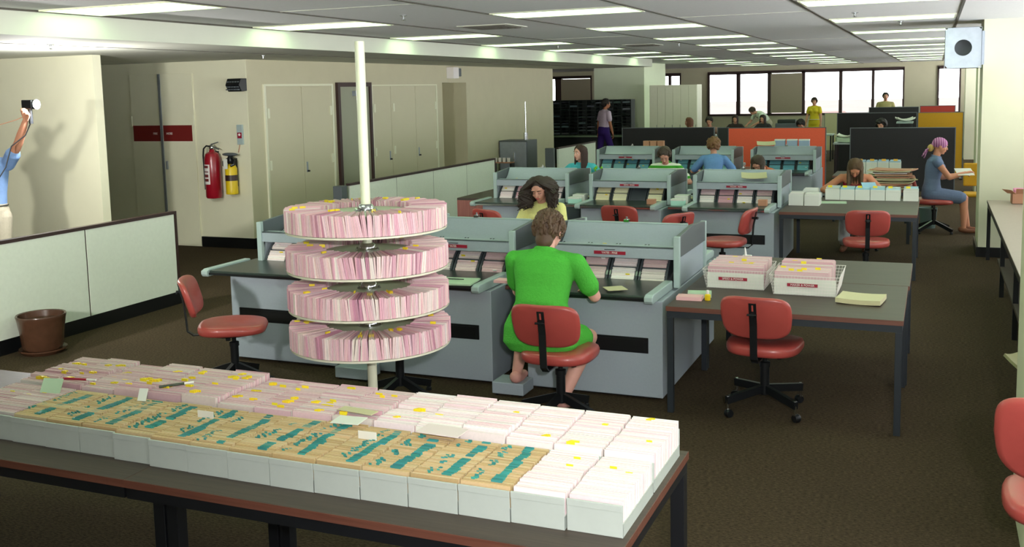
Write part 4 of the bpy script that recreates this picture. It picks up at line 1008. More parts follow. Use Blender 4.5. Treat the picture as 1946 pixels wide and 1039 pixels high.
        if style in ('short', 'wavy', 'long', 'curly_long'):
            sb = MB(); nst = {'short': 260, 'wavy': 260, 'long': 240, 'curly_long': 420}[style]
            for _ in range(nst):
                az = rnd.uniform(-PI, PI)        # 0 = front
                if style == 'short' or style == 'wavy':
                    el = rnd.uniform(.0, 2.1)
                    if (abs(az) < 1.0 and el > .75) or (abs(az) < 1.7 and el > 1.6): continue
                    steps = 5; pts = []
                    for k in range(steps):
                        e_ = el+k*.16*(ln/.06); a_ = az+k*.05*wave*math.sin(rnd.uniform(0, 6)); e2 = min(e_, 2.6)
                        rr = 1.03+max(0, e2-1.3)*.13+.05*math.sin(k*1.3+rnd.uniform(0, 1)*3)*wave
                        pts.append(hp_(math.sin(a_)*math.sin(e2)*.087*rr, -.022+math.cos(a_)*math.sin(e2)*.098*rr, .03+math.cos(e2)*.092*rr))
                    sb.tube(pts, [.007*S, .011*S, .012*S, .010*S, .003*S], 5)
                else:
                    if abs(az) < .95 and style == 'long': az = math.copysign(rnd.uniform(.95, 1.4), az)
                    if abs(az) < 1.15 and style == 'curly_long': az = math.copysign(rnd.uniform(1.15, 1.7), az)
                    pts = []; e0 = rnd.uniform(.08, .5)
                    big = 1.0 if style == 'long' else rnd.uniform(1.05, 1.85)
                    for k in range(6):
                        e_ = e0+(1.7-e0)*k/5; a_ = az*(k/5)**.6
                        pts.append(hp_(math.sin(a_)*math.sin(e_)*.088*(1+(big-1)*(k/5)**2), -.022+math.cos(a_)*math.sin(e_)*.1*(1+(big-1)*(k/5)**2*.5), .03+math.cos(e_)*.094))
                    p = pts[-1].copy(); Lh = ln*rnd.uniform(.75, 1.05); m_ = 8; ph = rnd.uniform(0, 6); out = (p-H); out.z = 0; out = out.normalized() if out.length > 0 else V((0, -1, 0))
                    for k in range(1, m_+1):
                        w_ = wave*.022*math.sin(k*1.5+ph)
                        pts.append(p+V((0, 0, -Lh*k/m_))*S+out*(w_+(.02*k/m_ if style == 'curly_long' else 0))*S+R*(wave*.015*math.cos(k*1.3+ph))*S)
                    r0 = .008 if style == 'long' else .012
                    sb.tube(pts, [r0*.6*S]+[r0*S]*(len(pts)-3)+[r0*.8*S, r0*.25*S], 5)
            sb.build('hair_strands', hm_, hb, smooth=True)
    root['_H'] = 0; del root['_H']
    info = dict(root=root, H=H, R=R, F=F, U=U, wr=wr, elb=elb, P=P, N=N, hp=hp_, R3=R3m, N_=N, d2=d2, F0=F0, ank=ank, C=C, S=S)
    return info

# ------------------------------------------------------------------ chairs in place
chair(-4.80, 5.97, -1.02, 'red vinyl swivel chair standing empty at the left end of the front row', base_rot=.35)
chair(-3.42, 6.02, .25, 'red swivel chair standing behind the card carousel, mostly hidden by it', seat_z=.43, base_rot=.3)
chair(-2.22, 6.02, .03, 'red swivel chair on which the woman in green sits', seat_z=.45, base_rot=.5)
chair(-1.0, 6.62, -.06, 'red vinyl swivel chair on casters pushed to the basket table', casters=True, base_rot=.1)
chair(.52, 4.3, -.06, 'red swivel chair cut by the right edge of the picture, beside the near pillar', seat_z=.5, back_h=.09, back_s=1.22)
chair(-3.25, 11.2, -.12, 'red chair pushed to the console with cream cards, back towards the camera')
chair(-2.72, 10.55, 1.0, 'red chair of which only the rounded top edge shows over the front console')
chair(-2.12, 10.95, 1.45, 'empty red chair turned sideways before the right end console of the second row')
chair(-.65, 11.3, .1, 'empty red swivel chair in front of the long table with pale boxes')
chair(-4.42, 10.3, -.4, 'red chair behind the front row, its back showing left of the curly haired woman', back_h=.03)
chair(-3.48, 9.15, PI, 'red chair under the curly haired woman in yellow, hidden by the consoles')
chair(-.86, 13.75, PI, 'dark red chair on which the halter-neck woman sits')
chair(.02, 15.45, -PI/2+.1, 'red chair with armrest on which the woman with the headscarf sits')
chair(-3.2, 15.9, 0, 'red chair on which the person in the blue shirt sits')

# ------------------------------------------------------------------ people in place
green = cloth('green_knit', (78, 176, 62), .06, 60, .5)
I = person('woman in a bright green dress seated with her back to the camera', (-2.34, 5.98, 0), -.02, neck=.128, hz=.56, lean=7, lean2=16, head=(24, -3, 0), hip_w=1.12, build=1.24,
       hands=((-.13, .47, .79), (.17, .47, .79)), feet=[(-.36, .42, .17), (.05, .28, .07)], poles=((-.75, -.25, -1), (.75, -.25, -1)), knee_pole=[(-.3, 1, .6), (.35, 1, .5)],
       top=green, sleeve=.7, bottom=green, skirt=True, leg_cover=.75, shoes=cloth('pink_sandal', (206, 150, 140), .02), hair=('wavy', .07, 1.5), hairc=(86, 64, 46), vox=.0065, sc=1.07, skinc=(222, 166, 150))
yel = cloth('pale_yellow_cotton', (232, 226, 150))
I = person('curly dark haired woman in a pale yellow shirt looking down at her work', (-3.48, 9.15, 0), PI-.05, hz=.57, lean=8, lean2=16, head=(28, 4, 3), hands=((-.14, .42, .79), (.14, .42, .79)), poles=((-.6, -.3, -1), (.6, -.3, -1)), build=1.05,
       top=yel, sleeve=.8, bottom=cloth('brown_skirt', (80, 60, 50)), skirt=True, hair=('curly_long', .2, 1.3), hairc=(46, 32, 24), vox=.006, sc=1.0, skinc=(206, 150, 128))
tealc = cloth('turquoise_knit', (84, 190, 200))
I = person('woman with long straight dark hair in a turquoise top looking aside', (-4.86, 14.35, 0), PI+.1, hz=.56, lean=14, lean2=20, head=(2, -38, 0), hands=((-.25, .35, .78), (.3, .3, .78)),
       top=tealc, sleeve=.75, bottom=cloth('navy_trousers', (40, 44, 70)), hair=('long', .27, .15), hairc=(58, 36, 26), vox=.008, skinc=(222, 170, 150))
gst = stripes('green_white_stripe', (70, 160, 50), (232, 236, 220), .075)
I = person('short haired woman in a green and white striped shirt, head bowed', (-3.62, 14.55, 0), PI+.05, hz=.56, lean=16, lean2=24, head=(38, 5, 0), hands=((-.2, .35, .78), (.2, .35, .78)),
       top=gst, sleeve=.7, bottom=cloth('navy_trousers', (40, 44, 70)), hair=('short', .05, .5), hairc=(70, 58, 46), vox=.008, skinc=(206, 150, 128), build=1.08)
I = person('woman with fair brown curly hair in a blue shirt seen from behind', (-3.22, 15.85, 0), .1, hz=.56, lean=12, lean2=18, head=(10, 20, 0), hands=((-.25, .4, .78), (.2, .4, .78)),
       top=cloth('light_blue_cotton', (110, 150, 204)), sleeve=.8, bottom=cloth('navy_trousers', (40, 44, 70)), hair=('curly', .1, 1), hairc=(112, 78, 46), vox=.009)
I = person('woman with centre-parted brown hair leaning low over the third-row console', (-2.12, 14.75, 0), PI-.35, hz=.54, lean=28, lean2=42, head=(48, 0, 8), hands=((-.15, .45, .78), (.25, .45, .78)),
       top=cloth('orange_brown_top', (190, 110, 80)), sleeve=.5, bottom=cloth('navy_trousers', (40, 44, 70)), hair=('long', .2, .5), hairc=(70, 48, 32), vox=.009)
hst = stripes('red_white_blue_stripe', (150, 30, 60), (225, 225, 230), .12, third=(60, 60, 140))
I = person('long haired woman in a striped halter top bent over papers behind the boxes', (-.92, 13.72, 0), PI, hz=.56, lean=24, lean2=38, head=(55, 0, -6), hands=((-.15, .42, .76), (.2, .42, .76)), poles=((-.9, -.3, -.2), (.9, -.3, -.2)),
       top=hst, halter=True, bottom=cloth('white_trousers', (214, 216, 214)), leg_cover=.85, shoes=cloth('brown_sandal', (120, 80, 60)), hair=('long', .3, .3), hairc=(84, 62, 38), vox=.008, skinc=(196, 130, 98),
       feet=[(-.12, .22, .09), (.12, .3, .09)])
blu = cloth('grey_blue_dress', (104, 120, 150))
I = person('woman in a purple headscarf and grey-blue sleeveless dress reading in profile', (-.02, 15.45, 0), -PI/2+.12, hz=.57, lean=2, lean2=8, head=(14, 0, 0), hands=((-.12, .38, .82), (.12, .42, .86)), poles=((-.3, -.5, -1), (.5, -.6, -1)),
       top=blu, sleeve=.12, bottom=blu, skirt=True, leg_cover=.9, shoes=cloth('brown_sandal', (120, 80, 60)), hair=None, hairc=(190, 160, 90), vox=.007, skinc=(200, 140, 112), feet=[(-.1, .5, .09), (.1, .42, .09)])
scarf = stripes('purple_pink_scarf', (176, 110, 160), (110, 50, 104), .03, axis=1, third=(220, 170, 210))
b = MB(); b.ell(I['hp'](0, -.014, .036), (.086, .104, .086), I['R3'], 24, 16); b.ell(I['hp'](0, -.1, -.02), (.03, .035, .04), I['R3'])
b.tube([I['hp'](-.01, -.11, -.03), I['hp'](-.02, -.15, -.12), I['hp'](-.02, -.16, -.22)], [.022, .03, .02], 8, .4); b.tube([I['hp'](.01, -.11, -.03), I['hp'](.02, -.17, -.1), I['hp'](.03, -.2, -.2)], [.02, .03, .015], 8, .4)
put(remesh(b, .007, 2), 'headscarf', scarf, I['root'])
MB().ell(I['hp'](0, -.115, -.055), (.05, .045, .055), I['R3']).build('hair', mat('hair_190', (190, 160, 90), .6, var=.2, scale=90), I['root'], smooth=True)
sheet('magazine', .40, 15.42, .87, .22, .26, .2, 'paper', 'open pages in the hands of the woman with the headscarf', 'magazine', tilt=.3)

# walking man, far left
I = person('tall dark haired man in a lilac shirt and purple flared trousers standing far off', (-8.1, 25.6, 0), -.75, hz=1.02, lean=2, lean2=6, head=(8, -12, 0), sc=1.08, fem=False, hands=((-.3, .0, .92), (.28, .12, .92)), poles=((-.3, -1, 0), (.3, -1, 0)),
       feet=[(-.12, -.22, .08), (.12, .26, .08)], top=cloth('lilac_shirt', (206, 184, 206)), sleeve=.6, bottom=cloth('purple_trousers', (58, 36, 110)), shoes='blackm', hair=('short', .05, .4), hairc=(38, 30, 26), vox=.01, knee_pole=(0, 1, 0), skinc=(170, 110, 80))
# photographer's helper at left
pb = cloth('light_blue_shirt', (120, 150, 196))
I = person('man in blue shirt and tie holding up a flash at the left edge', (-8.66, 7.15, 0), 3.55, hz=1.03, lean=-1, lean2=2, head=(4, -8, 0), sc=1.12, fem=False,
       hands=((-.57, .25, 2.03), (-.2, .24, 1.9)), poles=((-.35, .3, -1), (.5, .5, -1)), palms=((.5, .8, 0), (.3, 1, 0)), feet=[(-.13, .0, .08), (.13, .1, .08)], knee_pole=(0, 1, 0),
       top=pb, sleeve=.5, bottom=cloth('stone_trousers', (176, 168, 150)), shoes='blackm', hair=('short', .05, .3), hairc=(40, 32, 26), vox=.007, skinc=(196, 138, 110), curl=1.25)
HELPER = I
MB().tube([I['P']+V((math.cos(a)*.165, math.sin(a)*.135, .10)) for a in [k*PI/12 for k in range(25)]], .02, 6, .3).build('belt', 'black', I['root'])
MB().prism([(-.02, 0), (.02, 0), (.045, -.36), (0, -.42), (-.045, -.36)], 'y', -.004, .004).build('necktie', stripes('blue_tie', (90, 110, 150), (180, 196, 216), .03, axis=0), I['root'], loc=I['N']+V((.02, .125, -.02)), rot=(-.25, .25, 0))
# people at the back
I = person('woman in a yellow dress with a white belt standing before the far windows', (-3.5, 33.0, 0), PI-.3, hz=.93, lean=0, lean2=2, head=(12, 15, 0), sc=1., hands=((-.25, .1, .85), (.25, .1, .85)), feet=[(-.08, 0, .08), (.08, .05, .08)], knee_pole=(0, 1, 0),
       top=cloth('yellow_cotton', (214, 190, 50)), sleeve=.5, bottom=cloth('yellow_cotton', (214, 190, 50)), skirt=True, hair=('wavy', .08, .5), hairc=(52, 34, 26), vox=.012)
MB().tube([I['P']+V((math.cos(a)*.165, math.sin(a)*.135, .10)) for a in [k*PI/12 for k in range(25)]], .03, 6, .3).build('belt', 'white', I['root'])
I = person('man in an open-necked khaki shirt standing before the last long-window pane', (-1.47, 34.5, 0), PI, hz=.98, lean=0, lean2=2, head=(0, 10, 0), sc=1.05, fem=False, feet=[(-.1, 0, .08), (.1, .05, .08)], knee_pole=(0, 1, 0),
       top=cloth('khaki_shirt', (170, 160, 110)), sleeve=.6, bottom=cloth('stone_trousers', (176, 168, 150)), hair=('short', .05, .3), hairc=(40, 32, 26), vox=.012)
def sitter(x, y, rz, label, c, hc, style=('long', .15, .2), lean=8, pitch=10, yaw=0, hz=.58, fem=True):
    return person(label, (x, y, 0), rz, hz=hz, lean=lean, head=(pitch, yaw, 0), hands=((-.2, .35, .78), (.2, .35, .78)), top=cloth('cloth_%d_%d_%d' % c, c), sleeve=.7, bottom=cloth('navy_trousers', (40, 44, 70)), hair=style, hairc=hc, vox=.014, fem=fem)
sitter(-5.72, 25.8, PI/2+.2, 'seated woman in profile with long auburn hair, left above the black screen', (190, 130, 110), (110, 66, 44), pitch=14)
sitter(-5.45, 26.5, PI, 'seated person with short dark hair just above the black screen', (150, 120, 110), (42, 32, 28), ('short', .05, .2), pitch=25)
sitter(-5.5, 30.5, PI, 'seated woman with long dark hair below the left pane of the far window', (60, 50, 50), (50, 34, 30), pitch=20, hz=.5)
sitter(-4.65, 30.5, PI-.3, 'seated person with dark hair below the leaning man in the white shirt', (60, 56, 60), (48, 30, 28), pitch=20, hz=.5)
person('man in a white shirt leaning forward before the far window', (-4.9, 32.6, 0), PI-.9, hz=.95, lean=30, lean2=62, head=(60, 0, 0), sc=1., fem=False, hands=((-.2, .6, .9), (.2, .6, .9)), feet=[(-.1, 0, .08), (.1, .05, .08)], knee_pole=(0, 1, 0),
       top=cloth('white_shirt', (220, 226, 214)), sleeve=.6, bottom=cloth('stone_trousers', (176, 168, 150)), hair=('short', .05, .3), hairc=(70, 46, 34), vox=.013)
sitter(-2.85, 24.3, PI, 'dark haired person bent down behind the right end of the orange screen', (60, 50, 50), (30, 22, 20), ('wavy', .07, .4), pitch=40, lean=18, hz=.62)
sitter(-.95, 22.3, PI-.4, 'dark curly haired person behind the large black screen, face just showing', (50, 50, 60), (28, 22, 20), ('curly', .1, 1), pitch=20, lean=10, hz=.62)
sitter(-.72, 28.9, 0, 'dark head rising just above the rearmost black screen', (60, 50, 50), (24, 20, 20), ('short', .05, .2), hz=.66)

# the flash unit held up by the helper
w = HELPER['wr'][0]; mw = Matrix.Translation((-8.66, 7.15, 0)) @ Matrix.Rotation(3.55, 4, 'Z'); wl_ = mw @ w
l_ = bpy.data.lights.new('helper_flash_light', 'POINT'); l_.energy = 130; l_.shadow_soft_size = .045; l_.color = (1, .98, .97)
lo = bpy.data.objects.new('helper_flash_light', l_); COL.objects.link(lo); lo.location = wl_+V((.2, .04, .16))
t = thing('flash_unit', 'black hand-held flash glowing white, held up by the man at left', 'flash', wl_+V((.05, .02, .06)), .15)
MB().tube([(0, 0, -.09), (0, 0, .05)], .02, 12).build('grip', 'blackm', t, smooth=True)
MB().box(-.06, .055, -.045, .045, .05, .14).build('flash_head', 'blackm', t, bevel=.008)
MB().lathe([(.002, 0), (.035, 0), (.05, .03), (.046, .03), (.002, .012)], seg=24, X=Matrix.Translation((.05, 0, .095)) @ Matrix.Rotation(PI/2, 4, 'Y')).build('reflector', 'chrome', t, smooth=True)
MB().lathe([(.002, 0), (.044, 0), (.04, .006), (.002, .01)], seg=24, X=Matrix.Translation((.08, 0, .095)) @ Matrix.Rotation(PI/2, 4, 'Y')).build('flash_lens', mat('flash_glow', (255, 248, 250), .5, emit=14), t, smooth=True)
MB().tube([(-.01, 0, -.09), (-.06, -.02, -.2), (-.16, -.1, -.3), (-.2, -.15, -.5), (-.26, -.2, -.62)], .006, 6).build('cable', 'blackm', t, smooth=True)
MB().tube([(-.02, 0, 0), (-.12, -.06, -.05), (-.26, -.16, -.1)], .004, 6).build('sync_cord', 'cardbd', t, smooth=True)

# ------------------------------------------------------------------ things on the basket table
def basket(x0, x1, y0, y1, label, words, z=TH, h=.135, board=.115, wire=True):
    t = thing('wire_basket', label, 'filing basket', ((x0+x1)/2, (y0+y1)/2, z)); w = (x1-x0)/2; d = (y1-y0)/2; fl = .025; b = MB(); r = .0016
    def ringp(u, z_): return [(-w-u, -d-u, z_), (w+u, -d-u, z_), (w+u, d+u, z_), (-w-u, d+u, z_), (-w-u, -d-u, z_)]
    for k in range(7):
        q = ringp(-fl+fl*k/6, .003+h*k/6)
        for a, c in zip(q, q[1:]): b.bar(a, c, r*(2 if k == 6 else 1.2), r*(2 if k == 6 else 1.2))
    nx = int(2*w/.02)
    for i in range(nx+1):
        u = -1+2*i/nx
        for s in (-1, 1): b.bar((u*(w-fl), s*(d-fl), .003), (u*w, s*d, .003+h), r, r, up=(1, 0, 0))
    ny = int(2*d/.025)
    for i in range(ny+1):
        u = -1+2*i/ny
        for s in (-1, 1): b.bar((s*(w-fl), u*(d-fl), .003), (s*w, u*d, .003+h), r, r, up=(0, 1, 0))
        b.bar((-(w-fl), u*(d-fl), .003), (w-fl, u*(d-fl), .003), r, r)
    b.build('wire_frame', 'white' if wire else 'greyl', t)
    f = MB().box(-w+.03, w-.025, -d+.022, -d+.026, .006, board).build('front_card', 'paper', t, rot=(.0, 0, 0))
    MB().box(-.11, .09, -d-.006, -d-.003, .066, .088).build('label_strip', 'redp', f); text(words, .02, 'white', f, (-.01, -d-.007, .077), RX)
    return t
random.seed(77)
def basket_cards(x0, x1, y0, y1, label, hh=(.0, .0)):
    o = pack('card_pack', x0+.03, x1-.035, y0+.035, (y0+y1)/2-.01, TH+.008, TH+.15+hh[0], PINK, jx=.004, jz=.008, lean=.1, label=label+', nearer half', group=None)
    tb = MB()
    for _ in range(5): tb.cur = jit(YEL); yy = random.uniform(y0+.05, (y0+y1)/2-.02); cx = random.uniform(x0+.04, x1-.09); tb.box(cx, cx+.035, yy, yy+.004, TH+.14+hh[0], TH+.168+hh[0])
    tb.build('index_tab', 'tabs', o)['kind'] = 'stuff'
    o = pack('card_pack', x0+.045, x1-.03, (y0+y1)/2+.01, y1-.035, TH+.008, TH+.158+hh[1], PINK, jx=.004, jz=.01, lean=.1, label=label+', further half', group=None)
    tb = MB()
    for _ in range(5): tb.cur = jit(YEL); yy = random.uniform((y0+y1)/2+.03, y1-.04); cx = random.uniform(x0+.05, x1-.09); tb.box(cx, cx+.035, yy, yy+.004, TH+.15+hh[1], TH+.18+hh[1])
    tb.build('index_tab', 'tabs', o)['kind'] = 'stuff'
basket(-1.50, -1.05, 7.02, 7.47, 'wire basket with smooth front card at the left of the table', 'SPEED & POWER')
basket_cards(-1.50, -1.05, 7.02, 7.47, 'pink index cards with yellow tabs in the left wire basket')
basket(-1.02, -.56, 6.92, 7.42, 'wire basket with meshed front beside the left one, near the towel', 'MAKER & POWER')
basket_cards(-1.02, -.60, 6.92, 7.42, 'pink index cards in the right wire basket', (.005, .01))
sheet('towel', -.42, 6.86, TH, .28, .24, -.12, 'papery', 'folded cream cloth lying on the table beside the right basket', 'cloth', th=.03, curl=.006)
sheet('card_stack', -1.5, 6.62, TH, .17, .1, .05, 'pink', 'flat stack of pink cards at the near left corner of the basket table', 'card stack', th=.025)
sheet('card_stack', -1.46, 6.74, TH, .16, .1, .2, 'paperg', 'flat stack of pale green cards behind the pink stack', 'card stack', th=.03)
t = thing('correction_bottle', 'small yellow bottle with white cap beside the pink card stack', 'bottle', (-1.38, 6.62, TH))
MB().lathe([(.002, 0), (.018, 0), (.02, .004), (.02, .036), (.01, .044)], seg=18).build('bottle', 'extyel', t, smooth=True)
MB().lathe([(.01, .042), (.011, .044), (.009, .068), (.002, .07)], seg=14).build('cap', 'white', t, smooth=True)
sheet('envelope', -1.56, 8.2, TH, .2, .12, .1, 'paper', 'white envelope lying at the back left of the further brown table', th=.006)
t = thing('tissue_box', 'tall white packet with tissue sticking up at the back of the table', 'tissue packet', (-1.35, 7.98, TH))
MB().box(-.035, .035, -.03, .03, 0, .09).build('packet', 'paper', t, bevel=.006)
MB().cap((-.01, 0, .085), (-.015, 0, .14), .022, .012, 8, .5).build('tissue', 'white', t, smooth=True)

# boxes on the linking shelves and second-row worktops
def carton(x, y, z, w, d, h, m, label, rz=0, cat='box', group=None, lid=True):
    t = thing('carton', label, cat, (x, y, z), rz, group); MB().box(-w, w, -d, d, 0, h).build('carton_body', m, t, bevel=.002)
    if lid: MB().box(-w-.002, w+.002, -d-.002, d+.002, h-.02, h+.002).build('lid', 'paper', t, bevel=.002)
    return t
carton(-4.14, 11.85, .73, .075, .05, .075, 'teal', 'mint-topped white card carton beside the curly haired woman')
carton(-2.825, 11.85, .73, .08, .05, .08, 'teal', 'mint-topped white card carton right of the cream-card console')
carton(-4.14, 12.07, .73, .075, .08, .09, 'paper', 'white carton behind the mint one beside the curly haired woman')
carton(-2.825, 12.09, .73, .08, .09, .1, 'paper', 'white carton behind the mint one right of the cream-card console')
carton(-3.12, 11.72, .755, .05, .04, .06, 'cardbd', 'small brown cardboard box on the worktop of the cream-card console', lid=False)
carton(-1.82, 11.82, .755, .05, .04, .07, 'cardbd', 'small brown cardboard box on the worktop of the right end second-row console', lid=False)
t = thing('correction_bottle', 'small yellow and white bottle behind the curly haired woman', 'bottle', (-4.36, 11.75, .755))
MB().lathe([(.002, 0), (.03, 0), (.03, .05), (.015, .06)], seg=16).build('bottle', 'extyel', t, smooth=True); MB().lathe([(.02, .058), (.02, .1), (.002, .102)], seg=12).build('cap', 'white', t, smooth=True)
# book on the pull-out at the front row, pen on it
sheet('folder', -3.22, 6.50, .768, .34, .24, .12, 'paperg', 'pale green folder lying on the worktop beside the carousel', 'folder', th=.012)
pen((-3.28, 6.5, .79), .1, .14, 'blackm', 'blackm', 'thin dark pencil lying on the pale green folder', .004)
sheet('card_stack', -2.87, 6.62, .765, .12, .1, .0, 'pink', 'small pink card stack at the left elbow of the woman in green', 'card stack', th=.02)
sheet('card', -2.02, 6.6, .768, .14, .14, .6, 'papery', 'buff sheet under the right forearm of the woman in green')
for i, (x, y, z, rz, m, lb) in enumerate(((-2.0, 12.3, 1.05, .2, 'papery', 'buff sheet lying in the hood of the right end second-row console'), (-2.83, 12.5, .74, .7, 'papery', 'buff folder lying on the linking shelf behind the white carton'),
        (-4.12, 12.45, .74, .5, 'papery', 'buff folder lying on the linking shelf beside the woman in turquoise'), (-4.7, 17.5, 1.07, .2, 'paper', 'white papers lying in the hood of the left third-row console'),
        (-3.55, 17.4, 1.09, -.1, 'papery', 'buff papers lying in the hood of the middle third-row console'), (-2.6, 17.2, 1.16, .2, 'papery', 'large buff sheet propped on the console below the orange screen'))):
    sheet('paper_sheet', x, y, z, .3, .2, rz, m, lb, th=.008, curl=.01, tilt=(.25 if i in (0, 5) else 0))

# boxes on the long table
random.seed(9)
xs = [-1.23, -1.055, -.88, -.705, -.53, -.33]
for i, x in enumerate(xs):
    o_ = ['leftmost', 'second from left', 'third from left', 'fourth from left', 'fifth from left', 'rightmost, after a gap'][i]
    card_box(x, x+.172, 12.9, 13.15, 'pale grey card box in the row on the long table, %s' % o_, h=.13, mt='paper', group='pale boxes in front of the halter-neck woman')
    pk = pack('card_pack', x+.008, x+.164, 12.92, 13.13, TH+.006, TH+.15, [L(160, 200, 210), L(190, 214, 220), L(200, 200, 190)], dens=.006, label='pale blue cards in the box on the long table, %s' % o_, group='cards in the pale boxes')
    tb = MB(); tb.cur = jit(YEL); tb.box(x+.03, x+.08, 12.93, 12.935, TH+.145, TH+.175); tb.build('index_tab', 'tabs', pk)
for i, (x, y) in enumerate(((-1.58, 12.2), (-1.40, 12.2), (-1.48, 12.75))):
    o_ = ['nearest left', 'nearest right', 'behind these two'][i]
    card_box(x, x+.172, y, y+.26, 'white card box at the left end of the long table, %s' % o_, h=.13, mt='paper')
    pack('card_pack', x+.008, x+.164, y+.02, y+.24, TH+.006, TH+.14, [L(220, 220, 214), L(230, 228, 220)], dens=.006, label='white cards in the box at the left end of the long table, %s' % o_)
sheet('folder', -1.1, 12.55, TH, .3, .16, .1, 'paperg', 'pale green folder lying flat in front of the pale boxes', 'folder', th=.012)
sheet('paper_sheet', -.72, 13.0, .885, .17, .16, .3, mat('pale_blue_paper', (150, 190, 214), .7), 'pale blue sheet standing askew out of the boxes', tilt=.5)
# ragged paper stack
random.seed(4)
for k in range(14):
    s_ = 'lowest' if k == 0 else 'topmost' if k == 13 else None
    w_ = random.uniform(.42, .56)
    sheet('newspaper', -.52+random.uniform(-.05, .05), 14.5+random.uniform(-.04, .04), TH+.018*k+.002, w_, .34, random.uniform(-.22, .22), random.choice(['papery', 'paper', 'cardbd', 'papery']),
          '%s ragged paper bundle in the tall stack behind the long table' % (s_ or '%s from the bottom' % ordr[k]), 'newspaper', th=.012, curl=random.uniform(.0, .02))['group'] = 'ragged paper bundles'
for i in range(4):
    x = -1.14+.17*i; o_ = ['first', 'second', 'third', 'fourth'][i]
    card_box(x, x+.166, 16.45, 16.75, 'blue-grey card box against the black screen, %s from the left' % o_, h=.2, mt='paper', group='blue-grey boxes against the black screen')
    pk = pack('card_pack', x+.008, x+.158, 16.47, 16.73, TH+.006, TH+.22, [L(150, 180, 200), L(180, 196, 210)], dens=.01, label='bluish cards in the box against the black screen, %s from the left' % o_, group='cards in the blue-grey boxes')
    tb = MB(); tb.cur = L(236, 180, 60); tb.box(x+.06, x+.12, 16.48, 16.485, TH+.21, TH+.25); tb.build('index_tab', 'tabs', pk)

# ------------------------------------------------------------------ screens
def screen(x0, x1, y, z1, m, label, z0=.12):
    t = thing('screen', label, 'office screen', ((x0+x1)/2, y, 0)); w = (x1-x0)/2
    MB().box(-w+.015, w-.015, -.02, .02, z0, z1-.012).build('fabric_panel', m, t)
    MB().box(-w, w, -.025, .025, z1-.012, z1).box(-w, -w+.015, -.025, .025, 0, z1-.012).box(w-.015, w, -.025, .025, 0, z1-.012).build('frame', 'greyd', t)
    MB().box(-w, -w+.06, -.2, .2, 0, .03).box(w-.06, w, -.2, .2, 0, .03).build('foot', 'legb', t)
screen(-5.93, -4.03, 20.0, 1.335, 'blackf', 'long black fabric screen left of the orange one')
screen(-3.76, -1.9, 20.0, 1.32, 'orange', 'bright orange fabric screen behind the third row')
screen(-4.01, -3.78, 20.2, 1.32, 'shelf', 'narrow dark green screen between the black and orange ones')
screen(-1.47, .36, 20.0, 1.305, 'blackf', 'large black fabric screen behind the woman with the headscarf')
screen(-2.05, -.36, 24.0, 1.47, 'blackf', 'black screen beyond the large one, dark sheets and head before it')
screen(-.35, .58, 24.0, 1.465, 'yellowf', 'mustard yellow screen next to the right pillars')
screen(-1.6, -.38, 28.0, 1.50, 'blackf', 'rearmost black screen below the far window panes')
screen(-.36, .48, 28.0, 1.52, 'redf', 'brick red screen above the mustard yellow one')
screen(-3.1, -2.6, 32.0, 1.25, 'papery', 'small buff screen behind the woman in yellow')

# pigeonhole shelving, locker, fountain, back benches
t = thing('pigeonhole_shelving', 'long dark green pigeonhole shelving against the far left', 'shelving', (-9.25, 27.6, 0)); w = 1.32
b = MB()
nx = 10
for i in range(nx+1): b.box(-w+2*w*i/nx-.012, -w+2*w*i/nx+.012, 0, .4, .84, 1.82)
for j in range(11): b.box(-w, w, 0, .4, .84+.098*j-.007, .84+.098*j+.007)
b.box(-w, w, .38, .4, .84, 1.82).build('pigeonholes', 'shelf', t)
MB().box(-w-.3, w, -.35, .42, .78, .82).build('ledge', mat('pale_green_ledge', (130, 150, 120), .5), t)
MB().box(-w, w, .0, .4, 0, .78).build('lower_cupboard', 'shelf', t)
random.seed(8); b = MB()
for _ in range(60):
    i = random.randrange(nx); j = random.randrange(10); x = -w+2*w*i/nx+.02; b.cur = jit(L(96, 108, 112), .4); z = .84+.098*j+.008; b.box(x, x+2*w/nx-.05, .02, .3, z, z+random.uniform(.01, .05))
o = b.build('filed_paper', 'card', None, loc=(-9.25, 27.6, 0)); tag(o, 'grey papers filed in the dark pigeonhole shelving', 'papers', kind='stuff')
t = thing('tall_cabinet', 'pale beige cabinet of six tall doors left of the far windows', 'cabinet', (-6.76, 27.6, 0))
MB().box(-.62, .72, 0, .6, 0, 2.2).build('cabinet_body', 'locker', t)
for i in range(6):
    x0 = -.61+.22*i; d = MB().box(x0+.004, x0+.216, -.018, 0, .04, 2.17).build('cabinet_door', 'locker', t, bevel=.002)
    MB().box(x0+.19, x0+.2, -.03, -.018, 1.0, 1.1).build('handle', 'greyd', d)
t = thing('filing_cupboard', 'steel cupboard with dark side and a rod on top standing by the end wall', 'cupboard', (-8.5, 20.6, 0))
MB().box(-.33, .33, -.3, .3, .02, 1.06).build('cupboard_body', 'greyd', t, bevel=.004)
d = MB().box(-.31, .31, -.318, -.3, .06, 1.03).build('cupboard_door', 'silver', t, bevel=.003); MB().box(.02, .04, -.34, -.318, .62, .8).build('handle', 'chrome', d)
MB().tube([(.18, 0, 1.06), (.18, 0, 1.22)], .05, 8).tube([(.18, 0, 1.06), (.18, 0, 1.9)], .012, 6).build('rod', 'chrome', t)
t = thing('cup_rack', 'small rack with white cups beside the steel cupboard', 'cup rack', (-8.55, 19.9, .62)); MB().box(-.25, .2, -.1, .1, -.02, 0).build('rack_tray', 'cardbd', t)
MB().box(-.25, -.22, -.1, .1, -.6, -.02).box(.17, .2, -.1, .1, -.6, -.02).build('rack_leg', 'legb', t)
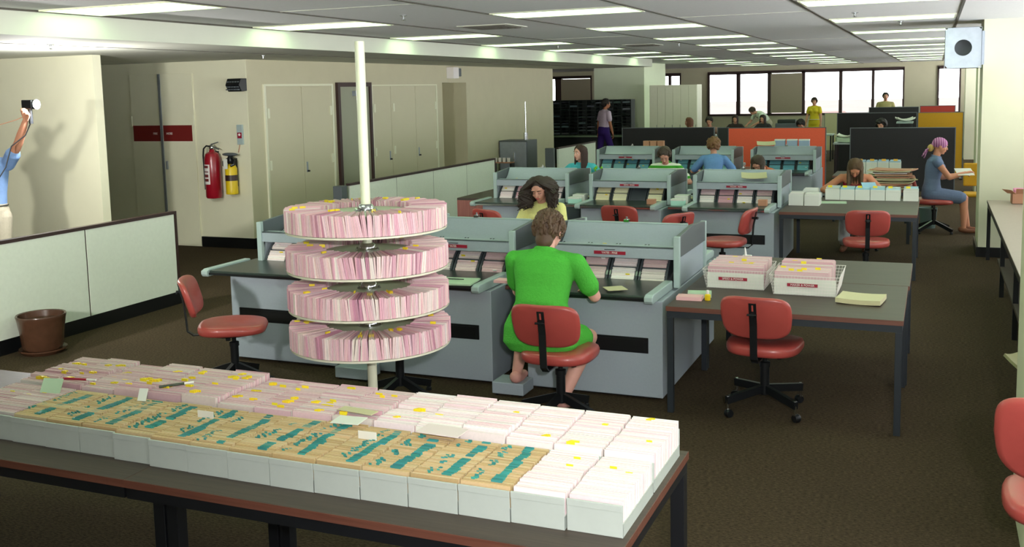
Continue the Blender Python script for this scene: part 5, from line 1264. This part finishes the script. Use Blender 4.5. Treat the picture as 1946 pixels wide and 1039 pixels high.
for i, x in enumerate((-.2, -.1, .0, .1)):
    c = MB().lathe([(.03, 0), (.038, .09), (.034, .09), (.026, .006), (.002, .006)], seg=14).build('paper_cup', 'white', None, smooth=True, loc=(-8.55+x, 19.9, .62)); tag(c, 'white cup on the rack by the steel cupboard, %s from the left' % ordr[i], 'cup', 'white cups on the rack')

def bench(x0, x1, y, d, label, z=.74, m='greyl'):
    t = thing('back_bench', label, 'desk', ((x0+x1)/2, y, 0)); w = (x1-x0)/2
    MB().box(-w, w, 0, d, z-.03, z).build('desktop', m, t)
    for sx in (-1, 1):
        for yy in (.03, d-.07): MB().box(sx*(w-.04)-.02, sx*(w-.04)+.02, yy, yy+.04, 0, z-.03).build('leg', 'legb', t)
bench(-5.9, -4.2, 29.0, .8, 'far pale desk below the left pane of the long window')
bench(-4.1, -2.6, 29.0, .8, 'far pale desk below the blind of the long window')
bench(-6.6, -4.9, 24.6, .8, 'pale desk behind the black screen at the auburn haired woman')
bench(-8.0, -6.7, 27.0, .55, 'dark green topped desk between the walking man and black screen', m='tier')
t = thing('office_machine', 'greenish grey machine under the beige blind of the far window', 'machine', (-3.8, 29.3, .74))
MB().box(-.35, .3, -.2, .25, 0, .32).build('machine_body', 'greyd', t, bevel=.02); MB().box(-.3, .2, -.15, .15, .32, .42).build('machine_lid', 'shelf', t, bevel=.02)
for i in range(9):
    x = random.uniform(-6.2, -3.2); y = 29.3 if x > -4.9 else 24.9; z = .742
    if i > 6: x = -3.4; y = 29.3+.1*(i-7)
    sheet('paper_sheet', -5.7+.3*i if i < 5 else -3.3+.2*(i-5), 29.3, .742+.0, .22, .3, random.uniform(-.3, .3), 'paper', 'white paper on the far desks below the long window, %s from the left' % ordr[i], th=.01)
bench(-1.88, -1.45, 21.2, .6, 'small desk with loose papers between the orange and black screens', z=.95)
sheet('paper_sheet', -1.66, 21.4, .952, .36, .3, .2, 'paperg', 'greenish papers piled between the orange and the large black screen', th=.08, curl=.02)
sheet('paper_sheet', -1.66, 21.4, 1.04, .34, .26, -.2, 'paper', 'crumpled white paper on top of the pile between the screens', th=.02, curl=.05)
bench(-.75, -.42, 22.8, .5, 'high narrow stand with papers before the rear black screen', z=1.3)
sheet('paper_sheet', -.58, 23.0, 1.302, .36, .3, .2, 'paper', 'white papers on the high stand beside the mustard screen', th=.03, curl=.05)
# binders along the third row ledge
for i in range(6):
    x = (-4.75, -4.62, -4.49, -2.42, -2.22, -2.02)[i]; z = 1.13
    carton(x, 17.55, z-.03, .055 if i < 3 else .085, .05, .1 if i < 3 else .12, 'cardbd' if i < 3 else mat('pale_blue_tray', (150, 170, 190), .6),
           ('brown card carton on the left third-row hood, %s from left' % ordr[i]) if i < 3 else ('blue-grey tray on the hood below the orange screen, %s from left' % ordr[i-3]), lid=i >= 3)
# desk at the left of the second row, side counter things, things on the right
t = thing('wooden_desk', 'pink-brown veneered desk with dark top left of the second row', 'desk', (-5.68, 13.0, 0))
MB().box(-.27, .27, -.8, .8, .69, .72).build('desktop', 'woodt', t); MB().box(-.27, .27, -.8, -.775, .0, .69).build('end_panel', 'woodp', t); MB().box(-.27, -.245, -.775, .8, .05, .69).box(.245, .27, -.775, .8, .05, .69).build('side_panel', 'woodp', t)
t = thing('flower_carton', 'open cardboard box with pink paper on the side counter', 'box', (.98, 12.95, TH))
b = MB().box(-.14, .14, -.12, -.114, 0, .12).box(-.14, .14, .114, .12, 0, .12).box(-.14, -.134, -.12, .12, 0, .12).box(.134, .14, -.12, .12, 0, .12).box(-.14, .14, -.12, .12, 0, .005).build('carton_body', 'cardbd', t)
MB().bar((-.14, -.12, .12), (-.2, -.17, .17), .14, .004).bar((.0, -.12, .12), (.0, -.17, .18), .2, .004).build('flap', 'cardbd', t)
pack('pink_paper', .87, 1.1, 12.86, 13.04, TH+.006, TH+.16, [L(230, 150, 190), L(236, 180, 200)], dens=.01, jz=.02, jx=.01, label='pink papers standing in the open cardboard box', cat='paper')
sheet('paper_sheet', .575, 7.0, .31, .2, .25, .9, 'papery', 'folded buff newspaper hanging from the shelf under the side counter', th=.02, curl=.02, tilt=.5)
t = thing('counter_shelf', 'low shelf rail with bracket under the side counter', 'shelf', (.93, 6.9, 0)); MB().box(-.3, .3, -1.3, 4.5, .28, .31).build('shelf_board', 'woodt', t)
for y in (-1.2, .5, 2.2, 4.0): MB().box(-.3, -.26, y, y+.04, 0, .66).build('upright', 'legb', t)
t = thing('waste_bin', 'grey-green waste bin on the floor beside the black screen', 'bin', (-.06, 15.9, 0)); MB().lathe([(.002, 0), (.1, 0), (.13, .3), (.125, .3), (.095, .01), (.002, .01)], seg=20).build('bin_body', mat('grey_green_plastic', (90, 110, 106), .5), t, smooth=True)
t = thing('yellow_chair', 'olive yellow chair back behind the hands of the reading woman', 'chair', (.62, 16.5, 0))
MB().box(-.2, .2, -.2, .2, .42, .47).build('seat', 'yellowf', t, bevel=.02); MB().box(-.2, .2, .18, .22, .55, .9).build('backrest', 'yellowf', t, bevel=.02)
for sx in (-.17, .17):
    for sy in (-.17, .17): MB().tube([(sx, sy, 0), (sx, sy, .42)], .012, 8).build('leg', 'legb', t)
MB().box(-.02, .02, .2, .22, .42, .6).build('back_bar', 'legb', t)
t = thing('plant_cutting', 'bright green leafy sprig in a glass on the hood beside the woman in turquoise', 'plant', (-4.14, 12.75, .73))
MB().lathe([(.002, 0), (.03, 0), (.035, .2), (.032, .2), (.028, .004), (.002, .004)], seg=14).build('glass', 'greyl', t, smooth=True)
b = MB(); rr = random.Random(2)
for _ in range(16): b.ell((rr.uniform(-.09, .09), rr.uniform(-.05, .05), rr.uniform(.2, .38)), (.04, .02, .012), Euler((rr.uniform(-1, 1), rr.uniform(-1, 1), rr.uniform(0, 3))).to_matrix(), 8, 6)
b.build('leaves', mat('lime_leaf', (130, 200, 40), .5), t, smooth=True)
